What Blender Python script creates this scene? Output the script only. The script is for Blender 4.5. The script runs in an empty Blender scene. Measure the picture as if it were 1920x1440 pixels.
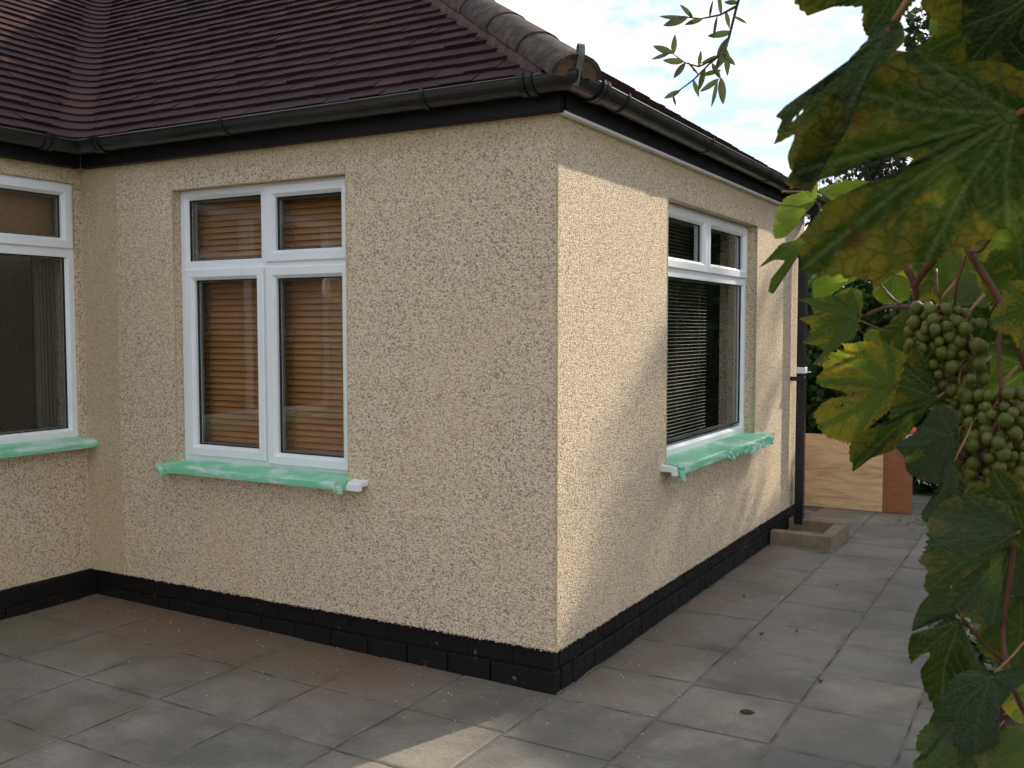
import bpy, math, random
import numpy as np
from mathutils import Vector, Matrix
random.seed(7); np.random.seed(7)
R = math.radians
scene = bpy.context.scene
COL = scene.collection

# ------------------------------------------------------------------ camera
CAM = Vector((1.938, -3.789, 1.6)); F = 1855.58          # focal length in photo pixels (1920 wide)
_ya, _pi, _ro = R(29.536), R(3.235), R(-0.019)
FW = Vector((-math.sin(_ya)*math.cos(_pi), math.cos(_ya)*math.cos(_pi), -math.sin(_pi)))
_r0 = Vector((math.cos(_ya), math.sin(_ya), 0)); _u0 = _r0.cross(FW)
RT = math.cos(_ro)*_r0 + math.sin(_ro)*_u0; UP = -math.sin(_ro)*_r0 + math.cos(_ro)*_u0
cd = bpy.data.cameras.new('camera'); cam = bpy.data.objects.new('camera', cd); COL.objects.link(cam)
cam.matrix_world = Matrix(((RT.x, UP.x, -FW.x, CAM.x), (RT.y, UP.y, -FW.y, CAM.y), (RT.z, UP.z, -FW.z, CAM.z), (0, 0, 0, 1)))
cd.sensor_width = 36; cd.lens = F/1920*36; cd.clip_start = .02; cd.clip_end = 600
cd.dof.use_dof = True; cd.dof.focus_distance = 4.2; cd.dof.aperture_fstop = 36
scene.camera = cam

def ray(px, py): return FW + RT*((px-960)/F) - UP*((py-720)/F)
def at(px, py, d): return CAM + ray(px, py).normalized()*d           # a point d metres from the camera
def onz(px, py, z): r = ray(px, py); return CAM + r*((z-CAM.z)/r.z)
def ony(px, py, y): r = ray(px, py); return CAM + r*((y-CAM.y)/r.y)

# ------------------------------------------------------------------ sky and sun
SUN = Vector((1, 3.0, 1.95)).normalized()
world = bpy.data.worlds.new('World'); scene.world = world; world.use_nodes = True
wn = world.node_tree.nodes; wl = world.node_tree.links; wn.clear()
wo = wn.new('ShaderNodeOutputWorld'); wb = wn.new('ShaderNodeBackground'); wb.inputs['Strength'].default_value = 0.1
sky = wn.new('ShaderNodeTexSky'); sky.sky_type = 'NISHITA'; sky.sun_disc = False
sky.sun_elevation = math.asin(SUN.z); sky.sun_rotation = math.atan2(SUN.x, SUN.y)
tc = wn.new('ShaderNodeTexCoord'); sx = wn.new('ShaderNodeSeparateXYZ'); wl.new(tc.outputs['Generated'], sx.inputs[0])
zc = wn.new('ShaderNodeMath'); zc.operation = 'MAXIMUM'; wl.new(sx.outputs['Z'], zc.inputs[0]); zc.inputs[1].default_value = 0.0
za = wn.new('ShaderNodeMath'); za.operation = 'ADD'; wl.new(zc.outputs[0], za.inputs[0]); za.inputs[1].default_value = 0.12
dx = wn.new('ShaderNodeMath'); dx.operation = 'DIVIDE'; wl.new(sx.outputs['X'], dx.inputs[0]); wl.new(za.outputs[0], dx.inputs[1])
dy = wn.new('ShaderNodeMath'); dy.operation = 'DIVIDE'; wl.new(sx.outputs['Y'], dy.inputs[0]); wl.new(za.outputs[0], dy.inputs[1])
cb = wn.new('ShaderNodeCombineXYZ'); wl.new(dx.outputs[0], cb.inputs[0]); wl.new(dy.outputs[0], cb.inputs[1])
n1 = wn.new('ShaderNodeTexNoise'); n1.inputs['Scale'].default_value = 1.1; n1.inputs['Detail'].default_value = 5
n2 = wn.new('ShaderNodeTexNoise'); n2.inputs['Scale'].default_value = 5.0; n2.inputs['Detail'].default_value = 7; n2.inputs['Roughness'].default_value = .6
wl.new(cb.outputs[0], n1.inputs['Vector']); wl.new(cb.outputs[0], n2.inputs['Vector'])
ad = wn.new('ShaderNodeMath'); ad.operation = 'MULTIPLY_ADD'; wl.new(n2.outputs['Fac'], ad.inputs[0]); ad.inputs[1].default_value = 1.1; wl.new(n1.outputs['Fac'], ad.inputs[2])
mr = wn.new('ShaderNodeMapRange'); mr.interpolation_type = 'SMOOTHSTEP'; wl.new(ad.outputs[0], mr.inputs['Value'])
mr.inputs['From Min'].default_value = .92; mr.inputs['From Max'].default_value = 1.22
mx = wn.new('ShaderNodeMix'); mx.data_type = 'RGBA'; wl.new(mr.outputs[0], mx.inputs['Factor'])
sb = wn.new('ShaderNodeMix'); sb.data_type = 'RGBA'; sb.inputs['Factor'].default_value = .8
wl.new(sky.outputs[0], sb.inputs['A']); sb.inputs['B'].default_value = (2.3, 3.0, 4.2, 1)
wl.new(sb.outputs['Result'], mx.inputs['A']); mx.inputs['B'].default_value = (4.75, 4.75, 4.75, 1)
wl.new(mx.outputs['Result'], wb.inputs['Color']); wl.new(wb.outputs[0], wo.inputs['Surface'])
sl = bpy.data.lights.new('sun', 'SUN'); sl.energy = 2.1; sl.angle = R(.9); sl.color = (1, .92, .78)
so = bpy.data.objects.new('sun', sl); COL.objects.link(so); so.location = (6, 18, 12)
so.rotation_euler = (-SUN).to_track_quat('-Z', 'Y').to_euler()
scene.view_settings.view_transform = 'Standard'; scene.view_settings.look = 'None'
scene.view_settings.exposure = 1.42; scene.view_settings.gamma = 1
scene.cycles.use_adaptive_sampling = True; scene.cycles.adaptive_threshold = .03; scene.cycles.max_bounces = 7; scene.cycles.diffuse_bounces = 3; scene.cycles.transparent_max_bounces = 16

# ------------------------------------------------------------------ helpers
ORG = {}
class MB:
    def __init__(s): s.v = []; s.f = []
    def poly(s, pts): n = len(s.v); s.v += [tuple(p) for p in pts]; s.f.append(tuple(range(n, n+len(pts))))
    def box(s, a, b):
        x0, y0, z0 = a; x1, y1, z1 = b; n = len(s.v)
        s.v += [(x0,y0,z0),(x1,y0,z0),(x1,y1,z0),(x0,y1,z0),(x0,y0,z1),(x1,y0,z1),(x1,y1,z1),(x0,y1,z1)]
        s.f += [tuple(n+i for i in q) for q in ((0,3,2,1),(4,5,6,7),(0,1,5,4),(1,2,6,5),(2,3,7,6),(3,0,4,7))]
    def cbox(s, a, b, c):
        """box with every edge chamfered by c: three nested rectangles per axis, convex and closed"""
        import itertools
        x0, y0, z0 = a; x1, y1, z1 = b; n = len(s.v); idx = {}
        lo = (x0, y0, z0); hi = (x1, y1, z1)
        for sg in itertools.product((0, 1), repeat=3):
            for k in range(3):
                p = [ (lo[i] if sg[i] == 0 else hi[i]) for i in range(3)]
                for i in range(3):
                    if i != k: p[i] += c if sg[i] == 0 else -c
                idx[sg, k] = len(s.v); s.v.append(tuple(p))
        def put(ids):
            P = [Vector(s.v[i]) for i in ids]; ce = (Vector(lo)+Vector(hi))/2
            nn = (P[1]-P[0]).cross(P[2]-P[0]); m = sum(P, Vector())/len(P)
            s.f.append(tuple(ids) if nn.dot(m-ce) > 0 else tuple(reversed(ids)))
        for k in range(3):
            o = [i for i in range(3) if i != k]
            for e in (0, 1):
                q = []
                for uv in ((0,0),(1,0),(1,1),(0,1)):
                    sg = [0]*3; sg[k] = e; sg[o[0]] = uv[0]; sg[o[1]] = uv[1]; q.append(idx[tuple(sg), k])
                put(q)
        for k in range(3):                       # edges run along axis k
            o = [i for i in range(3) if i != k]
            for uv in itertools.product((0, 1), repeat=2):
                s0 = [0]*3; s0[o[0]] = uv[0]; s0[o[1]] = uv[1]; s1 = list(s0); s1[k] = 1
                put([idx[tuple(s0), o[0]], idx[tuple(s1), o[0]], idx[tuple(s1), o[1]], idx[tuple(s0), o[1]]])
        for sg in itertools.product((0, 1), repeat=3): put([idx[sg, 0], idx[sg, 1], idx[sg, 2]])
    def grid(s, P):
        """P[i][j] -> quads"""
        n = len(s.v); a = len(P); b = len(P[0])
        for r in P: s.v += [tuple(p) for p in r]
        for i in range(a-1):
            for j in range(b-1): s.f.append((n+i*b+j, n+(i+1)*b+j, n+(i+1)*b+j+1, n+i*b+j+1))
    def tube(s, pts, rad, k=8, cap=True):
        pts = [Vector(p) for p in pts]; rr = rad if isinstance(rad, (list, tuple)) else [rad]*len(pts)
        rings = []; up = Vector((.31, .17, .93))
        for i, p in enumerate(pts):
            t = (pts[min(i+1, len(pts)-1)] - pts[max(i-1, 0)]).normalized()
            a = t.cross(up).normalized(); b = t.cross(a)
            rings.append([p + (a*math.cos(2*math.pi*j/k) + b*math.sin(2*math.pi*j/k))*rr[i] for j in range(k)])
        n = len(s.v)
        for r in rings: s.v += [tuple(p) for p in r]
        for i in range(len(pts)-1):
            for j in range(k): s.f.append((n+i*k+j, n+i*k+(j+1) % k, n+(i+1)*k+(j+1) % k, n+(i+1)*k+j))
        if cap: s.f.append(tuple(n+j for j in reversed(range(k)))); s.f.append(tuple(n+(len(pts)-1)*k+j for j in range(k)))
    def mesh(s, name, mat, org=Vector()):
        me = bpy.data.meshes.new(name)
        me.from_pydata([(v[0]-org[0], v[1]-org[1], v[2]-org[2]) for v in s.v], [], s.f)
        me.update()
        if mat: me.materials.append(mat)
        return me
    def build(s, name, mat, parent=None, smooth=False, org=None):
        base = ORG.get(parent, Vector()); o_ = Vector(org) if org is not None else base
        me = s.mesh(name, mat, o_)
        if smooth: me.polygons.foreach_set('use_smooth', [True]*len(me.polygons))
        return link(bpy.data.objects.new(name, me), parent, o_)
def link(o, parent=None, world_loc=None):
    COL.objects.link(o)
    if world_loc is not None:
        o.location = Vector(world_loc) - ORG.get(parent, Vector()); ORG[o] = Vector(world_loc)
    if parent: o.parent = parent
    return o
def empty(name, loc=(0, 0, 0)):
    o = bpy.data.objects.new(name, None); o.empty_display_size = .1; return link(o, None, Vector(loc))
def tag(o, label=None, cat=None, group=None, kind=None):
    if label: o['label'] = label
    if cat: o['category'] = cat
    if group: o['group'] = group
    if kind: o['kind'] = kind
    return o
def bevel(o, w, seg=2):
    m = o.modifiers.new('bevel', 'BEVEL'); m.width = w; m.segments = seg; m.limit_method = 'ANGLE'; return o

# ------------------------------------------------------------------ materials
class NT:
    def __init__(s, name):
        s.m = bpy.data.materials.new(name); s.m.use_nodes = True; s.n = s.m.node_tree.nodes; s.l = s.m.node_tree.links; s.n.clear()
        s.out = s.n.new('ShaderNodeOutputMaterial')
        t = s.n.new('ShaderNodeTexCoord'); s.obj = t.outputs['Object']
        g = s.n.new('ShaderNodeNewGeometry'); s.pos = g.outputs['Position']
        oi = s.n.new('ShaderNodeObjectInfo'); s.rnd = oi.outputs['Random']; s.ocol = oi.outputs['Color']
    def noise(s, scale, detail=4, rough=.55, vec=None, dist=0):
        t = s.n.new('ShaderNodeTexNoise'); t.inputs['Scale'].default_value = scale; t.inputs['Detail'].default_value = detail
        t.inputs['Roughness'].default_value = rough; t.inputs['Distortion'].default_value = dist; s.l.new(vec or s.pos, t.inputs['Vector']); return t.outputs['Fac']
    def vor(s, scale, feat='F1', vec=None, out='Distance'):
        t = s.n.new('ShaderNodeTexVoronoi'); t.feature = feat; t.inputs['Scale'].default_value = scale; s.l.new(vec or s.pos, t.inputs['Vector']); return t.outputs[out]
    def scl(s, vec, k):
        t = s.n.new('ShaderNodeMapping'); t.inputs['Scale'].default_value = k; s.l.new(vec, t.inputs['Vector']); return t.outputs[0]
    def math(s, op, a, b=0., c=None):
        t = s.n.new('ShaderNodeMath'); t.operation = op
        for i, x in enumerate((a, b) if c is None else (a, b, c)):
            if isinstance(x, (int, float)): t.inputs[i].default_value = x
            else: s.l.new(x, t.inputs[i])
        return t.outputs[0]
    def rng(s, x, a, b, c=0., d=1.):
        t = s.n.new('ShaderNodeMapRange'); t.interpolation_type = 'SMOOTHSTEP'; s.l.new(x, t.inputs['Value'])
        for k, v in zip(('From Min', 'From Max', 'To Min', 'To Max'), (a, b, c, d)): t.inputs[k].default_value = v
        return t.outputs[0]
    def mix(s, fac, a, b, blend='MIX'):
        t = s.n.new('ShaderNodeMix'); t.data_type = 'RGBA'; t.blend_type = blend
        for k, x in (('Factor', fac), ('A', a), ('B', b)):
            if isinstance(x, (int, float)): t.inputs[k].default_value = x
            elif isinstance(x, tuple): t.inputs[k].default_value = (*x, 1) if len(x) == 3 else x
            else: s.l.new(x, t.inputs[k])
        return t.outputs['Result']
    def ramp(s, x, stops):
        t = s.n.new('ShaderNodeValToRGB'); e = t.color_ramp.elements
        while len(e) < len(stops): e.new(.5)
        for i, (p, c) in enumerate(stops): e[i].position = p; e[i].color = (*c, 1)
        s.l.new(x, t.inputs[0]); return t.outputs['Color']
    def bump(s, h, strength, dist, nrm=None):
        t = s.n.new('ShaderNodeBump'); t.inputs['Strength'].default_value = strength; t.inputs['Distance'].default_value = dist
        s.l.new(h, t.inputs['Height'])
        if nrm is not None: s.l.new(nrm, t.inputs['Normal'])
        return t.outputs[0]
    def attr(s, name):
        t = s.n.new('ShaderNodeAttribute'); t.attribute_name = name; return t.outputs['Fac']
    def sep(s, v):
        t = s.n.new('ShaderNodeSeparateXYZ'); s.l.new(v, t.inputs[0]); return t.outputs
    def pbr(s, col, rough=.6, spec=.5, nrm=None, metal=0., done=True):
        b = s.n.new('ShaderNodeBsdfPrincipled')
        for k, x in (('Base Color', col), ('Roughness', rough), ('Specular IOR Level', spec), ('Metallic', metal)):
            if isinstance(x, (int, float)): b.inputs[k].default_value = x
            elif isinstance(x, tuple): b.inputs[k].default_value = (*x, 1)
            else: s.l.new(x, b.inputs[k])
        if nrm is not None: s.l.new(nrm, b.inputs['Normal'])
        if done: s.l.new(b.outputs[0], s.out.inputs['Surface'])
        return b

def mat_pebble(name, warm=0.):
    t = NT(name)
    v1 = t.vor(140).node; v2 = t.vor(300).node; c = t.sep(v1.outputs['Color']); d1 = v1.outputs['Distance']; c2 = t.sep(v2.outputs['Color']); d2 = v2.outputs['Distance']
    base = t.ramp(c[0], [(0, (.18, .14, .10)), (.11, (.36, .29, .21)), (.22, (.74, .63, .49)), (.55, (.88, .78, .64)), (.85, (.94, .87, .76)), (1, (.76, .58, .43))])
    fine = t.ramp(c2[1], [(0, (.46, .37, .27)), (.5, (.80, .69, .54)), (1, (.93, .86, .75))])
    col = t.mix(.28, base, fine)
    grout = t.rng(d1, .38, .75); col = t.mix(t.math('MULTIPLY', grout, .22), col, (.36, .28, .17))
    sd = t.math('MULTIPLY', t.rng(c[2], .80, .84), t.rng(d1, .75, .45)); col = t.mix(t.math('MULTIPLY', sd, .55), col, (.18, .135, .095)); sw = t.math('MULTIPLY', t.rng(c[2], .12, .08), t.rng(d1, .6, .4)); col = t.mix(t.math('MULTIPLY', sw, .6), col, (.98, .94, .87))
    big = t.rng(t.noise(1.4, 4), .38, .68); col = t.mix(t.math('MULTIPLY', big, .22), col, (.80, .64, .43))
    pk = t.rng(t.noise(9, 4), .5, .72); col = t.mix(t.math('MULTIPLY', pk, .22), col, (.70, .57, .47))
    col = t.mix(1., col, (1.13, 1.02, .90), 'MULTIPLY')
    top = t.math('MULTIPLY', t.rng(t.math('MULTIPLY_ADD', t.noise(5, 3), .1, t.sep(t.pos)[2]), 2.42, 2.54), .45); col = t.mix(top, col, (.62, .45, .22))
    if warm: col = t.mix(warm, col, (.64, .48, .26))
    h = t.math('SUBTRACT', 1., t.math('MULTIPLY', d1, 1.1)); h = t.math('MULTIPLY_ADD', t.math('SUBTRACT', 1., d2), .3, h)
    h = t.math('MULTIPLY_ADD', c[1], .55, h); h = t.math('MULTIPLY_ADD', sd, -.5, h)
    t.pbr(col, .85, .25, t.bump(h, 1., .0055)); return t.m
def mat_smooth_render():
    t = NT('smooth_render'); col = t.mix(t.noise(60, 3), (.56, .46, .28), (.68, .58, .38)); t.pbr(col, .85, .2, t.bump(t.noise(300, 3), .5, .002)); return t.m
def mat_bitumen():
    t = NT('black_bitumen_brick'); n = t.noise(14, 6, .65); p = t.rng(n, .655, .69)
    col = t.mix(t.noise(40, 3), (.0055, .0040, .0034), (.012, .0095, .008)); col = t.mix(t.math('MULTIPLY', p, .8), col, (.22, .13, .055))
    dust = t.rng(t.noise(25, 4, vec=t.scl(t.pos, (1, 1, 3))), .58, .78); col = t.mix(t.math('MULTIPLY', dust, .10), col, (.13, .11, .09))
    t.pbr(col, t.rng(t.noise(30), .3, .7, .5, .8), .25, t.bump(t.noise(55, 6, .65), .7, .006)); return t.m
def mat_slab():
    t = NT('riven_sandstone'); st = t.scl(t.pos, (1.2, 2.6, 1))
    n = t.math('MULTIPLY_ADD', t.noise(26, 8, .7, st, .3), .5, t.math('MULTIPLY', t.noise(2.6, 9, .66, st, .3), .5)); f = t.noise(95, 6, .8)
    a = t.ramp(t.rng(n, .12, .88), [(.1, (.115, .104, .091)), (.38, (.18, .163, .14)), (.62, (.245, .22, .186)), (.95, (.34, .30, .25))])
    col = t.mix(t.math('MULTIPLY', t.rng(f, .38, .68), .55), a, (.31, .285, .245))
    tint = t.ramp(t.rnd, [(0, (.88, .87, .85)), (.35, (1, .97, .92)), (.7, (1.03, .97, .88)), (1, (.93, .91, .85))]); col = t.mix(1., col, tint, 'MULTIPLY')
    wr = t.noise(1.3, 6, .62); col = t.mix(t.math('MULTIPLY', t.rng(wr, .42, .60), .5), col, (.095, .084, .068)); col = t.mix(t.math('MULTIPLY', t.rng(t.noise(2.1, 7, .7), .54, .68), .4), col, (.34, .31, .27))
    # earth washed up against the back wall and green film further out
    s = t.sep(t.pos); wall = t.math('MULTIPLY_ADD', t.noise(2.2, 4), .9, s[1])
    earth = t.math('MULTIPLY', t.rng(wall, -.42, .25), t.rng(s[0], -.1, -1.0)); col = t.mix(t.math('MULTIPLY', earth, .85), col, (.175, .108, .066))
    alg = t.math('MULTIPLY', t.rng(t.noise(1.7, 3), .48, .66), t.rng(s[0], .2, -.8)); col = t.mix(t.math('MULTIPLY', alg, .55), col, (.15, .14, .075))
    edge = t.math('MULTIPLY', t.rng(t.math('ABSOLUTE', s[0]), .5, .06), t.rng(s[1], -.25, .3))
    col = t.mix(t.math('MULTIPLY', t.math('MULTIPLY', edge, t.rng(t.noise(5, 4), .3, .6)), .7), col, (.21, .145, .085))
    sp = t.rng(t.vor(15, vec=t.scl(t.pos, (1, 3.2, 1))), .20, .05); sp = t.math('MULTIPLY', sp, t.rng(t.noise(4.1, 5, .7), .50, .66)); col = t.mix(t.math('MULTIPLY', sp, .7), col, (.44, .42, .385))
    so_ = t.sep(t.obj); ed = t.math('MAXIMUM', t.math('ABSOLUTE', so_[0]), t.math('ABSOLUTE', so_[1])); ed = t.math('MULTIPLY_ADD', t.noise(14, 4), .10, ed); ed = t.math('MULTIPLY', t.rng(ed, .235, .30), t.rng(t.noise(3.3, 3), .42, .62)); col = t.mix(t.math('MULTIPLY', ed, .45), col, (.075, .062, .045))
    h = t.math('MULTIPLY_ADD', f, .25, n)
    t.pbr(col, t.rng(n, .3, .7, .55, .82), .35, t.bump(h, .8, .012)); return t.m
def mat_simple(name, c1, c2, scale=20, rough=.7, bump=.3, bd=.004, spec=.4, stretch=(1, 1, 1), detail=5, metal=0.):
    t = NT(name); n = t.noise(scale, detail, .6, t.scl(t.pos, stretch)); t.pbr(t.mix(t.rng(n, .3, .7), c1, c2), rough, spec, t.bump(n, bump, bd), metal); return t.m
def mat_tile():
    t = NT('plain_roof_tile'); n = t.noise(16, 6, .65)
    col = t.ramp(t.rnd, [(0, (0.0341, 0.0170, 0.0190)), (.25, (0.0465, 0.0215, 0.0215)), (.5, (0.0384, 0.0210, 0.0250)), (.7, (0.0570, 0.0250, 0.0225)), (.9, (0.0527, 0.0300, 0.0290)), (1, (0.0744, 0.0310, 0.0230))])
    col = t.mix(t.math('MULTIPLY', t.rng(n, .35, .75), .5), col, (.030, .021, .023)); col = t.mix(t.math('MULTIPLY', t.rng(t.noise(45, 4), .66, .76), .5), col, (.2, .18, .15))
    t.pbr(t.mix(1., col, (.95, .86, .81), 'MULTIPLY'), .8, .15, t.bump(t.noise(120, 4), .4, .003)); return t.m
def mat_tile_bulk():
    t = NT('plain_roof_tile_far'); n = t.noise(16, 6, .65); c = t.sep(t.vor(6.5, out='Color'))
    col = t.ramp(c[0], [(0, (0.0341, 0.0170, 0.0190)), (.25, (0.0465, 0.0215, 0.0215)), (.5, (0.0384, 0.0210, 0.0250)), (.7, (0.0570, 0.0250, 0.0225)), (.9, (0.0527, 0.0300, 0.0290)), (1, (0.0744, 0.0310, 0.0230))])
    col = t.mix(t.math('MULTIPLY', t.rng(n, .35, .75), .5), col, (.030, .021, .023))
    t.pbr(t.mix(1., col, (.95, .86, .81), 'MULTIPLY'), .8, .15, t.bump(t.noise(120, 4), .4, .003)); return t.m
def mat_hip():
    t = NT('lichen_clay'); n = t.noise(20, 7, .68); col = t.ramp(n, [(.25, (.035, .022, .018)), (.45, (.058, .037, .029)), (.6, (.10, .072, .054)), (.75, (.18, .145, .11))])
    t.pbr(col, .85, .25, t.bump(t.noise(90, 5), .6, .006)); return t.m
def mat_glass():
    t = NT('window_glass'); fr = t.n.new('ShaderNodeLayerWeight'); fr.inputs['Blend'].default_value = .5
    fz = t.math('MULTIPLY_ADD', t.math('POWER', fr.outputs['Facing'], 5.), .92, .075)
    tr = t.n.new('ShaderNodeBsdfTransparent'); tr.inputs[0].default_value = (.93, .96, .94, 1)
    gl = t.n.new('ShaderNodeBsdfGlossy'); gl.inputs['Roughness'].default_value = .004; gl.inputs[0].default_value = (.95, .97, .97, 1)
    t.l.new(t.bump(t.noise(2.2, 2), .12, .01), gl.inputs['Normal'])
    ms = t.n.new('ShaderNodeMixShader'); t.l.new(fz, ms.inputs[0]); t.l.new(tr.outputs[0], ms.inputs[1]); t.l.new(gl.outputs[0], ms.inputs[2])
    t.l.new(ms.outputs[0], t.out.inputs['Surface']); return t.m
def mat_upvc():
    t = NT('white_upvc'); d = t.noise(9, 5); col = t.mix(t.math('MULTIPLY', t.rng(d, .5, .8), .35), (.90, .90, .88), (.74, .72, .66)); t.pbr(col, .32, .5); return t.m
def mat_leafy(name, c1, c2, trans, amt=.4, rough=.5):
    t = NT(name); n = t.noise(3.2, 3); r = t.vor(38, out='Color'); s = t.sep(r)
    col = t.mix(t.math('MULTIPLY_ADD', s[0], .6, t.math('MULTIPLY', t.rng(n, .35, .65), .4)), c1, c2)
    b = t.pbr(col, rough, .4, done=False); tr = t.n.new('ShaderNodeBsdfTranslucent'); t.l.new(t.mix(.5, col, trans), tr.inputs[0])
    ms = t.n.new('ShaderNodeMixShader'); ms.inputs[0].default_value = amt; t.l.new(b.outputs[0], ms.inputs[1]); t.l.new(tr.outputs[0], ms.inputs[2])
    t.l.new(ms.outputs[0], t.out.inputs['Surface']); return t.m
def mat_vine():
    """object colour: R = how far the leaf has yellowed, G = lightness, shaded dark to sunlit lime painted in, B = brown edge"""
    t = NT('vine_leaf'); oc = t.sep(t.ocol); v = t.attr('vein'); g = t.attr('gap'); e = t.attr('rim')
    n = t.math('MULTIPLY_ADD', t.noise(20, 3, .6, t.obj), .65, t.math('MULTIPLY', t.noise(6, 2, .5, t.obj), .4))
    y = t.math('MULTIPLY_ADD', g, 1.05, t.math('MULTIPLY', e, .28)); y = t.math('MULTIPLY_ADD', t.math('SUBTRACT', n, .52), 1.5, y)
    y = t.math('SUBTRACT', t.math('ADD', y, oc[0]), 1.47); y = t.rng(y, -.05, .36); ve = t.vor(15, 'DISTANCE_TO_EDGE', t.obj); y = t.math('MULTIPLY', y, t.math('MULTIPLY_ADD', t.rng(ve, .0, .16), .42, .58))
    green = t.mix(t.rng(t.noise(3, 3, .5, t.obj), .35, .7), (.010, .026, .005), (.024, .050, .009))
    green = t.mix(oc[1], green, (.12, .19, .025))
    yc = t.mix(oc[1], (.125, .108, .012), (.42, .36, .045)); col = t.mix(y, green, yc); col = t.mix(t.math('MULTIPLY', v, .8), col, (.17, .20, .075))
    br = t.math('MULTIPLY', t.rng(t.noise(5, 5, .7, t.obj), .60, .68), t.rng(e, .45, .85)); br = t.math('MULTIPLY', br, oc[2]); col = t.mix(br, col, (.09, .035, .015))
    geo = t.n.new('ShaderNodeNewGeometry'); back = geo.outputs['Backfacing']
    colf = t.mix(t.math('MULTIPLY', back, .5), col, (.13, .165, .105))
    bm = t.bump(t.math('MULTIPLY_ADD', t.rng(ve, 0., .14), .22, t.math('MULTIPLY_ADD', g, .5, t.noise(14, 4, .6, t.obj))), .6, .025)
    b = t.pbr(colf, .6, .22, bm, done=False); tr = t.n.new('ShaderNodeBsdfTranslucent')
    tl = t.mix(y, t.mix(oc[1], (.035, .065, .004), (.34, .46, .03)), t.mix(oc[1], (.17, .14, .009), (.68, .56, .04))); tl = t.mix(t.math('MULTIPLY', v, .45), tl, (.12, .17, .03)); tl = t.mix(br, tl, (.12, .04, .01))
    t.l.new(tl, tr.inputs[0]); ms = t.n.new('ShaderNodeMixShader'); ms.inputs[0].default_value = .5
    t.l.new(b.outputs[0], ms.inputs[1]); t.l.new(tr.outputs[0], ms.inputs[2]); t.l.new(ms.outputs[0], t.out.inputs['Surface']); return t.m
def mat_grape():
    t = NT('green_grape'); n = t.noise(14, 4, .6, t.obj); col = t.mix(t.rng(n, .35, .65), (.040, .056, .003), (.092, .104, .010)); col = t.mix(t.math('MULTIPLY', t.rnd, .55), col, (.16, .13, .03))
    col = t.mix(t.rng(t.rnd, .95, .99), col, (.07, .03, .025)); col = t.mix(t.math('MULTIPLY', t.rng(t.noise(30, 4, .6, t.obj), .45, .7), .08), col, (.2, .21, .10))
    b = t.pbr(col, .45, .25, done=False); b.inputs['Subsurface Weight'].default_value = .6; b.inputs['Subsurface Radius'].default_value = (.008, .008, .002); b.inputs['Subsurface Scale'].default_value = 1.
    t.l.new(b.outputs[0], t.out.inputs['Surface']); return t.m
def mat_film():
    t = NT('green_masking_film'); n = t.noise(11, 5, .6, t.scl(t.pos, (.5, .5, 2.5)), .6); col = t.mix(t.rng(n, .44, .70), (.27, .75, .44), (.80, .94, .86))
    b = t.pbr(col, .4, .5, t.bump(t.noise(45, 4, .5, None, 1.5), .25, .006), done=False); tr = t.n.new('ShaderNodeBsdfTranslucent'); t.l.new(col, tr.inputs[0])
    ms = t.n.new('ShaderNodeMixShader'); ms.inputs[0].default_value = .2; t.l.new(b.outputs[0], ms.inputs[1]); t.l.new(tr.outputs[0], ms.inputs[2]); t.l.new(ms.outputs[0], t.out.inputs['Surface']); return t.m
def mat_ply():
    t = NT('plywood_face'); s = t.scl(t.pos, (.7, 1, 5)); n = t.noise(2.6, 7, .58, s, 1.8); col = t.ramp(n, [(.3, (.46, .28, .135)), (.45, (.62, .42, .225)), (.6, (.74, .53, .30)), (.75, (.64, .43, .23))])
    kn = t.rng(t.noise(70, 3, .6, t.scl(t.pos, (3, 1, 1))), .62, .7); col = t.mix(t.math('MULTIPLY', kn, .25), col, (.3, .15, .06)); t.pbr(col, .7, .3, t.bump(n, .2, .003)); return t.m

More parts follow.
